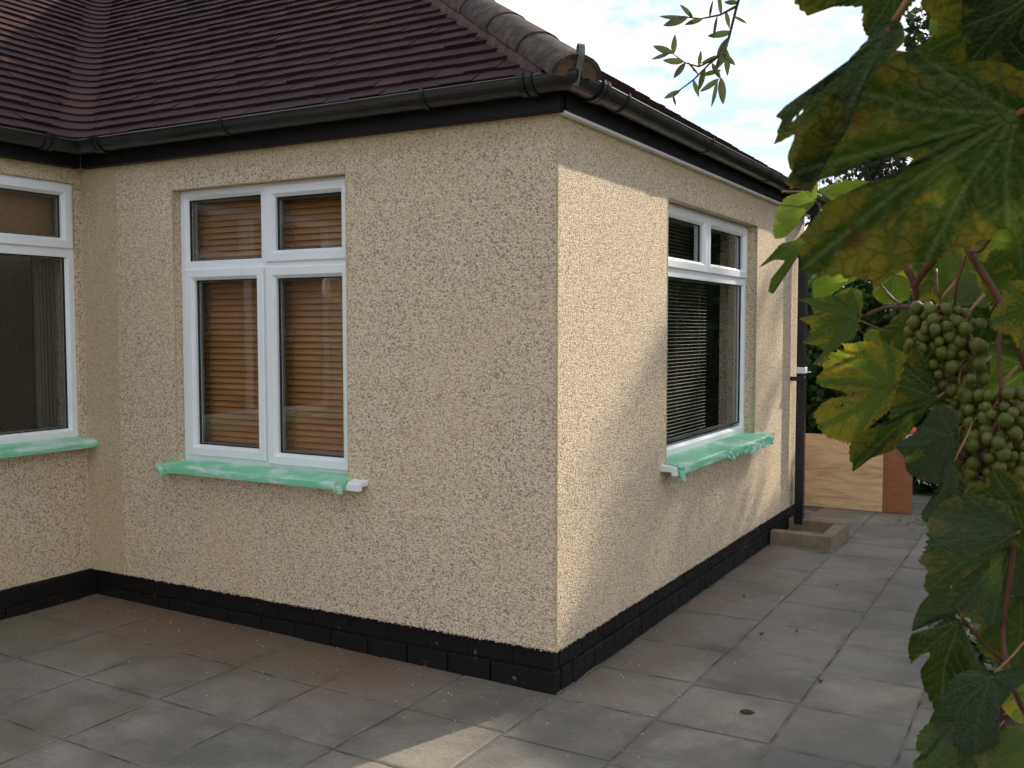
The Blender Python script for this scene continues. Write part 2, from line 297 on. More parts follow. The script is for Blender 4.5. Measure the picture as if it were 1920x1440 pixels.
M = dict(pebble=mat_pebble('dry_dash_render'), pebble_warm=mat_pebble('dry_dash_render_patch', .5), smooth=mat_smooth_render(), brick=mat_bitumen(), slab=mat_slab(),
    mortar=mat_simple('sandy_joint', (.06, .05, .037), (.20, .18, .15), 7, .95), soil=mat_simple('garden_soil', (.05, .045, .028), (.085, .09, .04), 6, .95, .6, .02),
    tile=mat_tile(), tile_bulk=mat_tile_bulk(), hip=mat_hip(), deck=mat_simple('roof_underlay', (.012, .01, .01), (.02, .016, .016)),
    mort_hip=mat_simple('hip_mortar', (.10, .065, .04), (.17, .11, .065), 30, .9, .6, .006),
    bed=mat_simple('reddish_bedding', (.06, .032, .026), (.13, .07, .05), 25, .9, .6, .006), fascia=mat_simple('dark_fascia', (.005, .004, .004), (.009, .006, .006), 12, .5, .1, .004, .25), gutter=mat_simple('black_gutter_plastic', (.009, .009, .0085), (.022, .021, .017), 7, .32, .08, .002, .5, (1, 1, 1)),
    iron=mat_simple('weathered_iron', (.10, .11, .10), (.18, .19, .17), 40, .6, .3), white=mat_upvc(), gasket=mat_simple('black_gasket', (.012, .012, .013), (.02, .02, .02)),
    glass=mat_glass(), wood=mat_simple('orange_wood_slat', (.30, .125, .042), (.42, .19, .068), 5, .42, .1, .002, .5, (.6, 1, 8)), alu=mat_simple('cream_slat', (.38, .34, .26), (.44, .39, .31), 5, .4, .05),
    cord=mat_simple('ladder_cord', (.30, .18, .09), (.35, .22, .11)), curtain=mat_simple('beige_curtain', (.075, .065, .045), (.09, .08, .055), 30, .9, .2), inside=mat_simple('interior_plaster', (.16, .14, .11), (.19, .165, .13), 3, .9, .1),
    blindroll=mat_simple('brown_roller_blind', (.20, .105, .05), (.25, .135, .065), 40, .8, .2), film=mat_film(), ply=mat_ply(), brown=mat_simple('terracotta_board', (.27, .095, .04), (.33, .125, .055), 9, .6, .15, .003, .4, (1, 1, 3)),
    block=mat_simple('weathered_kerb_block', (.17, .125, .075), (.27, .205, .125), 14, .9, .6, .006), pipe=mat_simple('black_pipe_plastic', (.012, .012, .013), (.022, .022, .022), 8, .3, .05), 
    bark=mat_simple('bark', (.05, .04, .03), (.11, .09, .07), 18, .9, .8, .02, .2, (1, 1, .25)), cane=mat_simple('red_brown_cane', (.07, .02, .010), (.13, .04, .018), 60, .6, .3, .002), petiole=mat_simple('pink_petiole', (.24, .085, .035), (.26, .15, .05), 30, .5, .1),
    vine=mat_vine(), grape=mat_grape(), hedge=mat_leafy('hedge_leaf', (.018, .040, .012), (.045, .095, .022), (.16, .26, .04), .35), tree=mat_leafy('tree_leaf', (.020, .032, .016), (.045, .065, .025), (.12, .17, .04), .25),
    birch=mat_leafy('birch_leaf', (.025, .035, .018), (.06, .07, .03), (.14, .16, .05), .3), twigleaf=mat_leafy('fruit_tree_leaf', (.03, .044, .018), (.07, .088, .036), (.17, .20, .06), .35), varie=mat_leafy('variegated_leaf', (.06, .10, .03), (.42, .43, .28), (.3, .35, .15), .3),
    lobelia=mat_simple('violet_petal', (.10, .07, .42), (.16, .11, .55), 50, .6), potwhite=mat_simple('pale_glazed_pot', (.55, .53, .48), (.68, .66, .60), 9, .4, .1), terracotta=mat_simple('terracotta_pot', (.28, .10, .05), (.36, .15, .075), 14, .8, .2),
    tub=mat_simple('white_plastic_tub', (.62, .63, .68), (.68, .69, .73), 9, .4, .05), orange=mat_simple('orange_plastic', (.62, .13, .035), (.68, .17, .05), 9, .45, .05), navy=mat_simple('navy_plastic', (.010, .018, .04), (.014, .025, .055), 9, .4, .05), concrete=mat_simple('pale_concrete', (.30, .27, .23), (.40, .36, .30), 16, .9, .5),
    deadleaf=mat_simple('dead_leaf', (.05, .03, .017), (.13, .075, .035), 40, .8, .3), grit=mat_simple('white_grit', (.55, .52, .46), (.72, .70, .64), 60, .8), roofdark=mat_simple('dark_slate_roof', (.03, .027, .026), (.05, .045, .042), 5, .7), nwall=mat_simple('neighbour_wall', (.40, .36, .30), (.5, .45, .38), 5, .9))

def structure(o): return tag(o, kind='structure')

# ------------------------------------------------------------------ ground and patio
g = MB(); g.poly([(-120, -120, -.06), (120, -120, -.06), (120, 160, -.06), (-120, 160, -.06)]); structure(g.build('ground', M['soil']))
def gz(x): return .016*max(0., -x)
patio = MB(); XS = [-4.0, -3.0, 0.0, 2.0]; 
patio.grid([[(x, y, gz(x)-.0045) for y in (-5.5, 0, 6.2)] for x in XS])
patio = structure(patio.build('patio', M['mortar']))
xs = [-3.33, -2.86, -2.385, -1.905, -1.41, -.935, -.46, .02, .49, .962, 1.41, 1.86]
nslab = 0
for i in range(len(xs)-1):
    x0, x1 = xs[i], xs[i+1]
    off = {7: -.03, 8: -.055, 9: -.07, 10: .16}.get(i, 0.0)
    y = -.465 + off - .467*9; rows = []
    while y < 5.9:
        st = .467
        if i >= 7 and y > .3: st = random.choice((.467, .467, .62, .467, .31))
        rows.append((y, y+st)); y += st
    for (y0, y1) in rows:
        if x1 <= .021 and y0 > 0.02: continue
        if i >= 10 and y0 > 4.2: continue
        gp = .0009 + random.random()*.0022; sk = .0045
        b = MB(); h = random.uniform(-.001, .0022); t1, t2 = random.uniform(-.0014, .0014), random.uniform(-.0014, .0014)
        cxm, cym = (x0+x1)/2, (y0+y1)/2
        def zz(x, y): return gz(x)+h+t1*(x-cxm)/.23+t2*(y-cym)/.23
        c = [(x0+gp+random.uniform(0, sk), y0+gp+random.uniform(0, sk)), (x1-gp-random.uniform(0, sk), y0+gp+random.uniform(0, sk)), (x1-gp-random.uniform(0, sk), y1-gp-random.uniform(0, sk)), (x0+gp+random.uniform(0, sk), y1-gp-random.uniform(0, sk))]
        # wobbly riven edge: eight points round the top, chamfer ring, skirt
        ring = []
        for k in range(4):
            a, d = Vector(c[k]), Vector(c[(k+1) % 4]); nrm = Vector((-(d-a).y, (d-a).x)).normalized()
            ring.append(a)
            for f_ in (.3, .62): ring.append(a.lerp(d, f_+random.uniform(-.06, .06)) + nrm*random.uniform(-.0012, .0035))
        cen = Vector((cxm, cym)); n = len(ring)
        top = [(*(cen+(p-cen)*(1-.010/.24)), 0) for p in ring]
        b.v += [(p[0], p[1], zz(p[0], p[1])) for p in top] + [(p.x, p.y, zz(p.x, p.y)-.004) for p in ring] + [(p.x, p.y, gz(p.x)-.03) for p in ring]
        b.f.append(tuple(range(n)))
        for k in range(n):
            j = (k+1) % n; b.f += [(n+k, n+j, j, k), (2*n+k, 2*n+j, n+j, n+k)]
        o = b.build('paving_slab', M['slab'], patio, org=(cxm, cym, gz(cxm))); nslab += 1

# ------------------------------------------------------------------ house
house = empty('house', (0, 0, 0))
tag(house, 'cream pebble-dashed bungalow corner with dark tiled hipped roof', 'house')
def wall(name, us, zs, hole, thick, fn, mat=None, cap_ends=True):
    """fn(u, d, z) -> point; d = depth behind the render face; hole = set of (i, j) cells left open"""
    b = MB(); U, Z = len(us)-1, len(zs)-1
    for i in range(U):
        for j in range(Z):
            if (i, j) in hole: continue
            u0, u1, z0, z1 = us[i], us[i+1], zs[j], zs[j+1]
            b.poly([fn(u0, 0, z0), fn(u1, 0, z0), fn(u1, 0, z1), fn(u0, 0, z1)])
            b.poly([fn(u1, thick, z0), fn(u0, thick, z0), fn(u0, thick, z1), fn(u1, thick, z1)])
            for di, dj, e in ((-1, 0, (u0, z1, u0, z0)), (1, 0, (u1, z0, u1, z1)), (0, -1, (u0, z0, u1, z0)), (0, 1, (u1, z1, u0, z1))):
                a, c = i+di, j+dj
                if (a, c) in hole or a < 0 or a >= U or c < 0 or c >= Z:
                    b.poly([fn(e[0], 0, e[1]), fn(e[0], thick, e[1]), fn(e[2], thick, e[3]), fn(e[2], 0, e[3])])
    return b.build(name, mat or M['pebble'], house)
fA = lambda u, d, z: (u, -.03+d, z)
fB = lambda u, d, z: (.03-d, u, z)
fC = lambda u, d, z: (-3.02-d, u, z)
ZT = 2.545
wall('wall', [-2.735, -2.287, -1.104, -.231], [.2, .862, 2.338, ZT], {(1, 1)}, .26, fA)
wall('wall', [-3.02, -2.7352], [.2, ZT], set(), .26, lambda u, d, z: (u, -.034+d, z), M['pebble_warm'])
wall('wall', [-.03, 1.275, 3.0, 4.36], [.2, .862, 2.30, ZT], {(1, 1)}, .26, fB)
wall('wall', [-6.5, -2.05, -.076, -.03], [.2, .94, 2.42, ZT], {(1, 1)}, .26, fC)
# unseen back and far walls close the house
b = MB(); b.box((-9, 4.1, .2), (-.231, 4.36, ZT)); b.build('wall', M['pebble'], house)
b = MB(); b.box((-9, -6.5, .2), (-8.75, 4.099, ZT)); b.build('wall', M['pebble'], house)
b = MB(); b.box((-8.749, -6.5, .2), (-3.281, -6.25, ZT)); b.build('wall', M['pebble'], house)
b = MB(); b.box((-3.281, .3, .2), (-3.15, 4.0, 2.5)); b.build('partition_wall', M['inside'], house)
b = MB(); b.box((-3.1, 3.4, .2), (-.25, 3.5, 2.5)); b.build('partition_wall', M['inside'], house)
for nm_, z0_, z1_ in (('floor', .12, .198), ('ceiling', 2.5, 2.52)):
    b = MB(); b.box((-3.1, .24, z0_), (-.24, 4.05, z1_)); b.build(nm_, M['inside'], house)
    b = MB(); b.box((-8.7, -6.2, z0_), (-3.3, 4.05, z1_)); b.build(nm_, M['inside'], house)
# beads: smooth yellowish render at the corner, round the openings and the bell-cast drip
def bead(a, c): m = MB(); m.cbox(a, c, .002); return m.build('corner_bead', M['pebble_warm'], house)
bead((.022, -.0330, .197), (.0330, -.022, 2.53))
bead((-2.291, -.0325, .87), (-2.284, -.02, 2.34)); bead((-1.107, -.0325, .87), (-1.100, -.02, 2.34)); bead((-2.284, -.0325, 2.335), (-1.107, -.02, 2.342))
bead((.02, 1.271, .87), (.0325, 1.278, 2.30)); bead((.02, 2.997, .87), (.0325, 3.004, 2.30)); bead((.02, 1.278, 2.297), (.0325, 2.997, 2.304))
# ragged render bottom: loose dashing over the bell bead
rg = MB(); 
for k in range(1500):
    w = random.random(); 
    if w < .42: p = (random.uniform(-3, .03), -.03-random.uniform(-.004, .003), .2+random.uniform(-.006, .004))
    elif w < .9: p = (.03+random.uniform(-.004, .003), random.uniform(-.03, 4.3), .2+random.uniform(-.006, .004))
    else: p = (-3.02+random.uniform(-.004, .003), random.uniform(-3, 0), .2+random.uniform(-.006, .004))
    s_ = random.uniform(.002, .0048); n = len(rg.v)
    rg.v += [(p[0]+s_, p[1], p[2]), (p[0]-s_, p[1], p[2]), (p[0], p[1]+s_, p[2]), (p[0], p[1]-s_, p[2]), (p[0], p[1], p[2]+s_), (p[0], p[1], p[2]-s_)]
    rg.f += [tuple(n+i for i in q) for q in ((0,2,4),(2,1,4),(1,3,4),(3,0,4),(2,0,5),(1,2,5),(3,1,5),(0,3,5))]
for (fx, lo, hi, zA, zB) in ((fA, -2.287, -1.104, .87, 2.338), (fB, 1.275, 3.0, .87, 2.30)):
    for k in range(420):
        u = random.choice((lo, hi)) ; z = random.uniform(zA, zB); d = random.uniform(-.003, .01); p = fx(u+random.uniform(-.003, .003), d, z)
        s_ = random.uniform(.002, .0042); n = len(rg.v)
        rg.v += [(p[0]+s_, p[1], p[2]), (p[0]-s_, p[1], p[2]), (p[0], p[1]+s_, p[2]), (p[0], p[1]-s_, p[2]), (p[0], p[1], p[2]+s_), (p[0], p[1], p[2]-s_)]
        rg.f += [tuple(n+i for i in q) for q in ((0,2,4),(2,1,4),(1,3,4),(3,0,4),(2,0,5),(1,2,5),(3,1,5),(0,3,5))]
tag(rg.build('edge_dashing', M['pebble'], house), kind='stuff')

# plinth with painted bricks
pl = MB(); pl.box((-3.0, .004, -.05), (-.004, .2, .199)); pl.box((-.2, .2, -.05), (-.004, 4.3, .199)); pl.box((-3.25, -6.4, -.05), (-3.0, .2, .199))
plinth = pl.build('plinth', M['brick'], house)
def brick(a, c):
    m = MB(); j = [random.uniform(0, .004) for _ in range(6)]
    m.cbox((a[0]+j[0]*.5, a[1]+j[1]*.5, a[2]), (c[0]-j[2]*.5, c[1]-j[3]*.5, c[2]-j[4]), .004); return m.build('brick', M['brick'], plinth)
for row, (z0, z1, pr) in enumerate(((-.03, .098, .012), (.104, .1985, .002))):
    L = .232; x = -3.0 + .012 - (0 if row else .11)
    while x < -.02:
        x1 = min(x+L-.004, .0 + pr); 
        if x1 - max(x, -2.99) > .02: brick((max(x, -2.99), -pr-random.uniform(0, .003), z0), (x1 if x1 < -.1 else pr-.001, .05, z1))
        if x1 > -.1: break
        x += L
    L = .116 if row == 0 else .232; y = .056
    while y < 4.28:
        brick((-.05, y, z0), (pr+random.uniform(0, .003), min(y+L-.004, 4.3), z1)); y += L
    L = .232; y = -.02 - (.0 if row else .1)
    while y > -4.0:
        brick((-3.06, y-L+.004, z0), (-3.0+pr+random.uniform(0, .003), min(y, -.017), z1)); y -= L

# ------------------------------------------------------------------ roof
PA, PC, PB = R(41), R(37.5), R(33); ZE = 2.64; OV = .12
tA, tC = math.tan(PA), math.tan(PC); GA = .098; HZ = GA*math.sin(PA); GC = HZ/math.sin(PC); GB = HZ/math.sin(PB); KH = tA/math.tan(PB)
XC = -2.92                                    # eaves line of the left-hand slope
YR = 2.2; ZR = ZE + (YR+OV)*tA
XV = lambda y: XC - (y+OV)*tA/tC              # valley
pA = lambda x, s, n: Vector((x, -OV + s*math.cos(PA) - n*math.sin(PA), ZE + s*math.sin(PA) + n*math.cos(PA)))
pB = lambda y, s, n: Vector((OV - s*math.cos(PB) + n*math.sin(PB), y, ZE + s*math.sin(PB) + n*math.cos(PB)))
pC = lambda y, s, n: Vector((XC - s*math.cos(PC) + n*math.sin(PC), y, ZE + s*math.sin(PC) + n*math.cos(PC)))
rf = MB()
sA = (YR+OV)/math.cos(PA); n_ = -.03
hx = OV - KH*(YR+OV)
zc = ZE + 5.2*math.tan(PC)
rf.poly([pA(OV, 0, n_), pA(hx, sA, n_), pA(XV(YR), sA, n_), pA(XV(-OV), 0, n_)])
rf.poly([pB(-OV, 0, n_), pB(4.6, 0, n_), pB(YR, sA*math.sin(PA)/math.sin(PB), n_)])
rf.poly([(OV, 4.6, ZE-.03), (-9.3, 4.6, ZE-.03), (-9.3+2.3, YR, ZR-.03), (hx, YR, ZR-.03)])
rf.poly([pC(-OV, 0, n_), pC(YR, (XC-XV(YR))/math.cos(PC), n_), pC(YR, 3.3/math.cos(PC), n_), pC(-6.6, 3.3/math.cos(PC), n_), pC(-6.6, 0, n_)])
rf.poly([(XC-3.3, -6.6, ZE+3.3*tC-.03), (XC-3.3, YR, ZE+3.3*tC-.03), (-9.2, YR, ZE-.1), (-9.2, -6.6, ZE-.1)])
roof = rf.build('roof', M['deck'], house)
tiles = []
def tile_pts(pf, u00, u01, u10, u11, s0, s1, jit):
    """lower edge u00..u01 at s0, upper edge u10..u11 at s1; lower lip stands proud"""
    lip, th = .026+jit, .018
    return [pf(u00, s0, lip-th), pf(u01, s0, lip-th), pf(u11, s1, -.008), pf(u10, s1, -.008), pf(u00, s0, lip), pf(u01, s0, lip), pf(u11, s1, .004), pf(u10, s1, .004)]
TF = ((0, 3, 2, 1), (4, 5, 6, 7), (0, 1, 5, 4), (1, 2, 6, 5), (2, 3, 7, 6), (3, 0, 4, 7))
TW = .165
VW = .15                                       # half width of the swept valley
def course(pf, rows, gauge, lo, hi):
    for r in range(rows):
        s0 = r*gauge - .012; s1 = s0 + gauge + .045
        a0, a1, b0, b1 = lo(s0), lo(s1), hi(s0), hi(s1)
        k = math.floor(min(a0, a1)/TW) - 1; sh = TW*.5*(r % 2) + random.uniform(-.006, .006)
        while k*TW + sh < max(b0, b1):
            u0, u1 = k*TW + sh + .0012, (k+1)*TW + sh - .0012; k += 1
            c = [min(max(u0, a0), b0), min(max(u1, a0), b0), min(max(u0, a1), b1), min(max(u1, a1), b1)]
            if (c[1]-c[0]) + (c[3]-c[2]) < .03: continue
            tiles.append(tile_pts(pf, *c, s0 + random.uniform(-.005, .005), s1, random.uniform(-.003, .005)))
RA = int(sA/GA)
course(pA, RA, GA, lambda s: XV(-OV+s*math.cos(PA)) + VW*.9, lambda s: OV - KH*s*math.cos(PA) - .02)
course(pB, RA, GB, lambda s: -OV + s*math.cos(PB)/KH + .02, lambda s: 4.6 - s*math.cos(PB)/KH)
def vy(s): return -OV + s*math.cos(PC)*tC/tA
course(pC, int(2.9/GC), GC, lambda s: -4.6, lambda s: min(vy(s), YR) - VW)
def seen(t):
    c = sum(t, Vector())/8; n = (t[5]-t[4]).cross(t[7]-t[4]); d = CAM-c; v = c-CAM
    f = v.dot(FW)
    if f <= 0: return 0
    px, py = 960+F*v.dot(RT)/f, 720-F*v.dot(UP)/f
    if not (-30 < px < 1950 and -30 < py < 1470): return 0
    return abs(n.dot(d.normalized()))/d.length_squared
tiles.sort(key=seen, reverse=True)
for t in tiles[:300]:
    m = MB(); m.v = [tuple(p) for p in t]; m.f = list(TF); m.build('roof_tile', M['tile'], roof, org=t[0])
bulk = MB()
for t in tiles[300:]:
    n = len(bulk.v); bulk.v += [tuple(p) for p in t]; bulk.f += [tuple(n+i for i in f) for f in TF]
tag(bulk.build('roof_tile_field', M['tile_bulk'], roof), kind='stuff')
# swept valley tiles, one curved piece per course
for r in range(RA):
    def edge(s, n):
        y = -OV + s*math.cos(PA); v = Vector((XV(y), y, ZE + s*math.sin(PA)))
        a = pA(XV(y)+VW, s, n); sC = s*math.sin(PA)/math.sin(PC); c = pC(y-VW-.01, sC, n); v = pA(XV(y), s, n)
        return [a*(1-k)**2 + v*2*k*(1-k) + c*k*k for k in [i/8 for i in range(9)]]
    s0 = r*GA - .012 + random.uniform(-.003, .003); s1 = s0 + GA + .045
    top = edge(s0, .023); und = edge(s0, .007); upr = edge(s1, .005)
    m = MB(); m.grid([top, upr]); m.grid([und, top]); m.build('valley_tile', M['tile'], roof, smooth=False, org=top[4])
# hip and ridge caps
hd = Vector((-KH, 1, tA)).normalized(); side = Vector((1, KH, 0)).normalized(); hn = side.cross(hd) if side.cross(hd).z > 0 else hd.cross(side)
def cap(org, d, sd, nn, L, rad, name='hip_tile'):
    m = MB(); K = 12
    def ring(t, r): return [org + d*t + (sd*math.cos(a)*r*1.0 + nn*(math.sin(a)*r*.80-.03)) for a in [math.pi*(-.01+1.02*i/K) for i in range(K+1)]]
    o0, o1, i0, i1 = ring(0, rad), ring(L, rad*.93), ring(0, rad-.017), ring(L, rad*.93-.017)
    m.grid([o0, o1]); m.grid([i1, i0]); m.grid([i0, o0]); m.grid([o1, i1])
    o = m.build(name, M['hip'], roof, smooth=True, org=org); o.modifiers.new('edges', 'EDGE_SPLIT').split_angle = R(40); return o
h0 = Vector((OV, -OV, ZE+.035)) - hd*.10
k = 0; t = 0.
while (h0+hd*t).z < ZR-.25:
    cap(h0 + hd*t + Vector((0, 0, random.uniform(-.004, .004))), hd, side, hn, .43, .114); t += .385
m = MB(); K = 12; e0 = h0 + hd*.006
arc = [e0 + side*math.cos(a)*.105 + hn*(math.sin(a)*.105*.80-.03) for a in [math.pi*(-.01+1.02*i/K) for i in range(K+1)]]
m.poly(arc); m.poly([p + hd*.05 for p in reversed(arc)]); m.grid([[p+hd*.05 for p in arc], arc]); m.build('hip_mortar', M['mort_hip'], roof)
# mortar bedding under both edges of the hip caps
for sg in (-1, 1):
    m = MB(); P = []
    for i in range(26):
        s = h0 + hd*(.12+i*.08); w = random.uniform(-.006, .008)
        P.append([s + side*sg*(.08) - hn*.02, s + side*sg*(.106+w) - hn*.045 + hn*random.uniform(-.004, .004), s + side*sg*(.112+w) - hn*.11])
    m.grid(P); m.build('hip_bedding', M['bed'], roof, smooth=True)
x = hx + .1
while x > XV(YR)-.4: cap(Vector((x, YR, ZR+.01)), Vector((-1, 0, 0)), Vector((0, 1, 0)), Vector((0, 0, 1)), .43, .12, 'ridge_tile'); x -= .4
# hip iron: flat strap with a scrolled top
b0 = h0 - hd*.008; ip = [b0 + hn*z for z in (-.06, -.02, .02, .058)]; b1 = ip[-1]
ip += [b1 + Vector((0, 0, z)) + Vector((.7071, -.7071, 0))*.002 for z in (.008, .016)]; b1 = ip[-1]
for a in range(30, 320, 30): ip.append(b1 + Vector((-.7071, .7071, 0))*(.016-.016*math.cos(R(a))) + Vector((0, 0, 1))*(.02*math.sin(R(a))+.01))
m = MB(); m.grid([[p - side*.013, p + side*.013] for p in ip]); 
hi_ = m.build('hip_iron', M['iron'], roof); so_ = hi_.modifiers.new('solid', 'SOLIDIFY'); so_.thickness = .006; so_.offset = 0

# fascia, soffit trim, gutters
def bx(name, a, c, mat, par=house, ch=.003): m = MB(); m.cbox(a, c, ch); return m.build(name, mat, par)
bx('fascia', (-2.965, -.075, 2.50), (.06, -.031, 2.655), M['fascia']); bx('fascia', (.031, -.031, 2.512), (.075, 4.45, 2.655), M['fascia']); bx('fascia', (-3.019, -6.4, 2.50), (-2.966, -.0755, 2.655), M['fascia'])
bx('soffit_trim', (.0305, -.029, 2.497), (.062, 4.4, 2.511), M['white'], ch=.002)
GR, GZ = .061, 2.624
def gut(a, c, nrm, trimA, trimC):
    """half-round channel from a to c (axis on the rim line); nrm = outward; trims shear the ends for the mitres"""
    a, c = Vector(a), Vector(c); d = (c-a).normalized(); N = Vector(nrm); m = MB()
    def ring(p, r, tr): return [p + N*math.cos(th)*r + Vector((0, 0, -math.sin(th)*r)) + d*(tr*math.cos(th)*r) for th in [math.pi*i/14 for i in range(15)]]
    o0, o1, i0, i1 = ring(a, GR, trimA), ring(c, GR, trimC), ring(a, GR-.004, trimA), ring(c, GR-.004, trimC)
    m.grid([o0, o1]); m.grid([i1, i0]); m.grid([[o0[0], i0[0]], [o1[0], i1[0]]]); m.grid([[o0[-1], i0[-1]], [o1[-1], i1[-1]]]); m.grid([o0, i0]); m.grid([i1, o1])
    lip = MB(); 
    for off in (0,): m.tube([a + N*(GR-.002)+d*trimA*GR, c + N*(GR-.002)+d*trimC*GR], .005, 6)
    return m.build('gutter', M['gutter'], house, smooth=False)
def clip(par, p, d, nrm, w=.022, r=None, name='gutter_clip'):
    p, d, N = Vector(p), Vector(d), Vector(nrm); r = r or GR+.006; m = MB()
    def ring(q, rr): return [q + N*math.cos(th)*rr + Vector((0, 0, -math.sin(th)*rr)) for th in [math.pi*(-.06+1.06*i/14) for i in range(15)]]
    o0, o1, i0, i1 = ring(p-d*w/2, r), ring(p+d*w/2, r), ring(p-d*w/2, GR+.0005), ring(p+d*w/2, GR+.0005)
    m.grid([o0, o1]); m.grid([i1, i0]); m.grid([o0, i0]); m.grid([i1, o1])
    return m.build(name, M['pipe'], par)
gyA, gxB, gxC = -.136, .136, -2.905
G1 = gut((gxC, gyA, GZ), (gxB, gyA, GZ), (0, -1, 0), 1, 1)
G2 = gut((gxB, gyA, GZ), (gxB, 4.5, GZ), (1, 0, 0), -1, 0)
G3 = gut((gxC, -6.4, GZ), (gxC, gyA, GZ), (1, 0, 0), 0, -1)
for p in G1, G2, G3:
    for q in p.data.polygons: q.use_smooth = False
for x in (-1.75, -.55): clip(G1, (x, gyA, GZ), (1, 0, 0), (0, -1, 0))
for x, w in ((-.06, .03), (-.02, .03), (-2.72, .03), (-2.68, .03)): clip(G1, (x, gyA, GZ), (1, 0, 0), (0, -1, 0), w, GR+.009, 'gutter_union')
for y, w in ((.07, .03), (.11, .03), (.34, .022), (1.52, .022), (2.75, .022), (3.9, .022)): clip(G2, (gxB, y, GZ), (0, 1, 0), (1, 0, 0), w, GR+(.009 if w > .025 else .006), 'gutter_union' if w > .025 else 'gutter_clip')
for y, w in ((-.32, .03), (-.36, .03), (-1.6, .022)): clip(G3, (gxC, y, GZ), (0, 1, 0), (1, 0, 0), w, GR+.008, 'gutter_union' if w > .025 else 'gutter_clip')
# downpipe: square section with a swan neck to the gutter
dp = MB()
def sq(path, w):
    P = []
    for p in path: p = Vector(p); P.append([p + Vector((a*w, b_*w, 0)) for a, b_ in ((-.5, -.5), (.5, -.5), (.5, .5), (-.5, .5), (-.5, -.5))])
    dp.grid(P)
PX, PY = .098, 4.05
sq([(PX, PY, .06), (PX, PY, 2.22), (PX+.006, PY+.01, 2.27), (PX+.045, PY+.16, 2.43), (PX+.05, PY+.18, 2.48), (PX+.05, PY+.18, 2.60)], .064)
pipe = bevel(dp.build('downpipe', M['pipe'], house), .006)
bx('pipe_collar', (PX-.036, PY-.036, 1.245), (PX+.036, PY+.036, 1.295), M['white'], pipe); bx('collar_peg', (PX+.037, PY-.02, 1.252), (PX+.075, PY-.008, 1.264), M['white'], pipe, .002)
bx('pipe_bracket', (.031, PY-.085, 1.19), (PX+.036, PY-.0365, 1.222), M['pipe'], pipe); bx('pipe_collar', (PX-.037, PY-.037, 2.14), (PX+.037, PY+.037, 2.20), M['pipe'], pipe)

# ------------------------------------------------------------------ windows
def ring_bars(b, fn, u0, u1, z0, z1, w, df, db, ch):
    """mitred frame: fn(u, d, z); front at depth df, back at db, inner edge chamfered back by ch"""
    def rect(i, d): return [fn(u0+i, d, z0+i), fn(u1-i, d, z0+i), fn(u1-i, d, z1-i), fn(u0+i, d, z1-i)]
    L = [rect(0, db), rect(0, df+.004), rect(.004, df), rect(w-ch, df), rect(w, df+ch*1.1), rect(w, db)]
    n = len(b.v)
    for r in L: b.v += [tuple(p) for p in r]
    for i in range(len(L)-1):
        for k in range(4): j = (k+1) % 4; b.f.append((n+i*4+k, n+i*4+j, n+i*4+4+j, n+i*4+4+k))
def bar(b, fn, u0, u1, z0, z1, df, db):
    P = [fn(u0, df, z0), fn(u1, df, z0), fn(u1, df, z1), fn(u0, df, z1), fn(u0, db, z0), fn(u1, db, z0), fn(u1, db, z1), fn(u0, db, z1)]
    n = len(b.v); b.v += [tuple(p) for p in P]; b.f += [tuple(n+i for i in q) for q in ((0,1,2,3),(5,4,7,6),(1,0,4,5),(2,1,5,6),(3,2,6,7),(0,3,7,4))]
def window(fn, rec, u0, u1, z0, z1, um, zt, lights, sill):
    """lights: (u0,u1,z0,z1,is_sash); fn depth 0 is the render face"""
    f = MB(); ring_bars(f, fn, u0, u1, z0, z1, .052, rec, rec+.065, .016)
    for m_, a, c in um: bar(f, fn, m_-.034, m_+.034, a, c, rec+.003, rec+.06)
    for z_, a, c in zt: bar(f, fn, a, c, z_-.034, z_+.034, rec+.001, rec+.062)
    win = f.build('window', M['white'], house)
    for (a, c, e, g_, sash) in lights:
        if sash:
            s_ = MB(); ring_bars(s_, fn, a, c, e, g_, .058, rec-.014, rec+.055, .016); s_.build('sash', M['white'], win); i = .058
        else: i = .0
        a, c, e, g_ = a+i, c-i, e+i, g_-i
        q = MB(); ring_bars(q, fn, a-.004, c+.004, e-.004, g_+.004, .009, rec+.019, rec+.032, .003); q.build('gasket', M['gasket'], win)
        q = MB(); ring_bars(q, fn, a-.002, c+.002, e-.002, g_+.002, .013, rec+.040, rec+.05, .002); q.build('spacer_bar', M['iron'], win)
        pd = rec+.024
        p = MB(); p.poly([fn(a-.003, pd, e-.003), fn(c+.003, pd, e-.003), fn(c+.003, pd, g_+.003), fn(a-.003, pd, g_+.003)]); 
        p.build('pane', M['glass'], win)
    su0, su1, so_, zt_, zb_ = sill
    prof = [(rec+.03, zt_+.012), (rec-.004, zt_+.012), (-so_+.012, zt_-.006), (-so_, zt_-.012), (-so_, zb_), (-so_+.02, zb_), (-so_+.022, zb_+.02), (rec+.03, zb_+.02)]
    m = MB(); A = [fn(su0, d, z) for d, z in prof]; B_ = [fn(su1, d, z) for d, z in prof]
    m.poly(A); m.poly(list(reversed(B_))); m.grid([A+[A[0]], B_+[B_[0]]]); m.build('sill', M['white'], win)
    return win
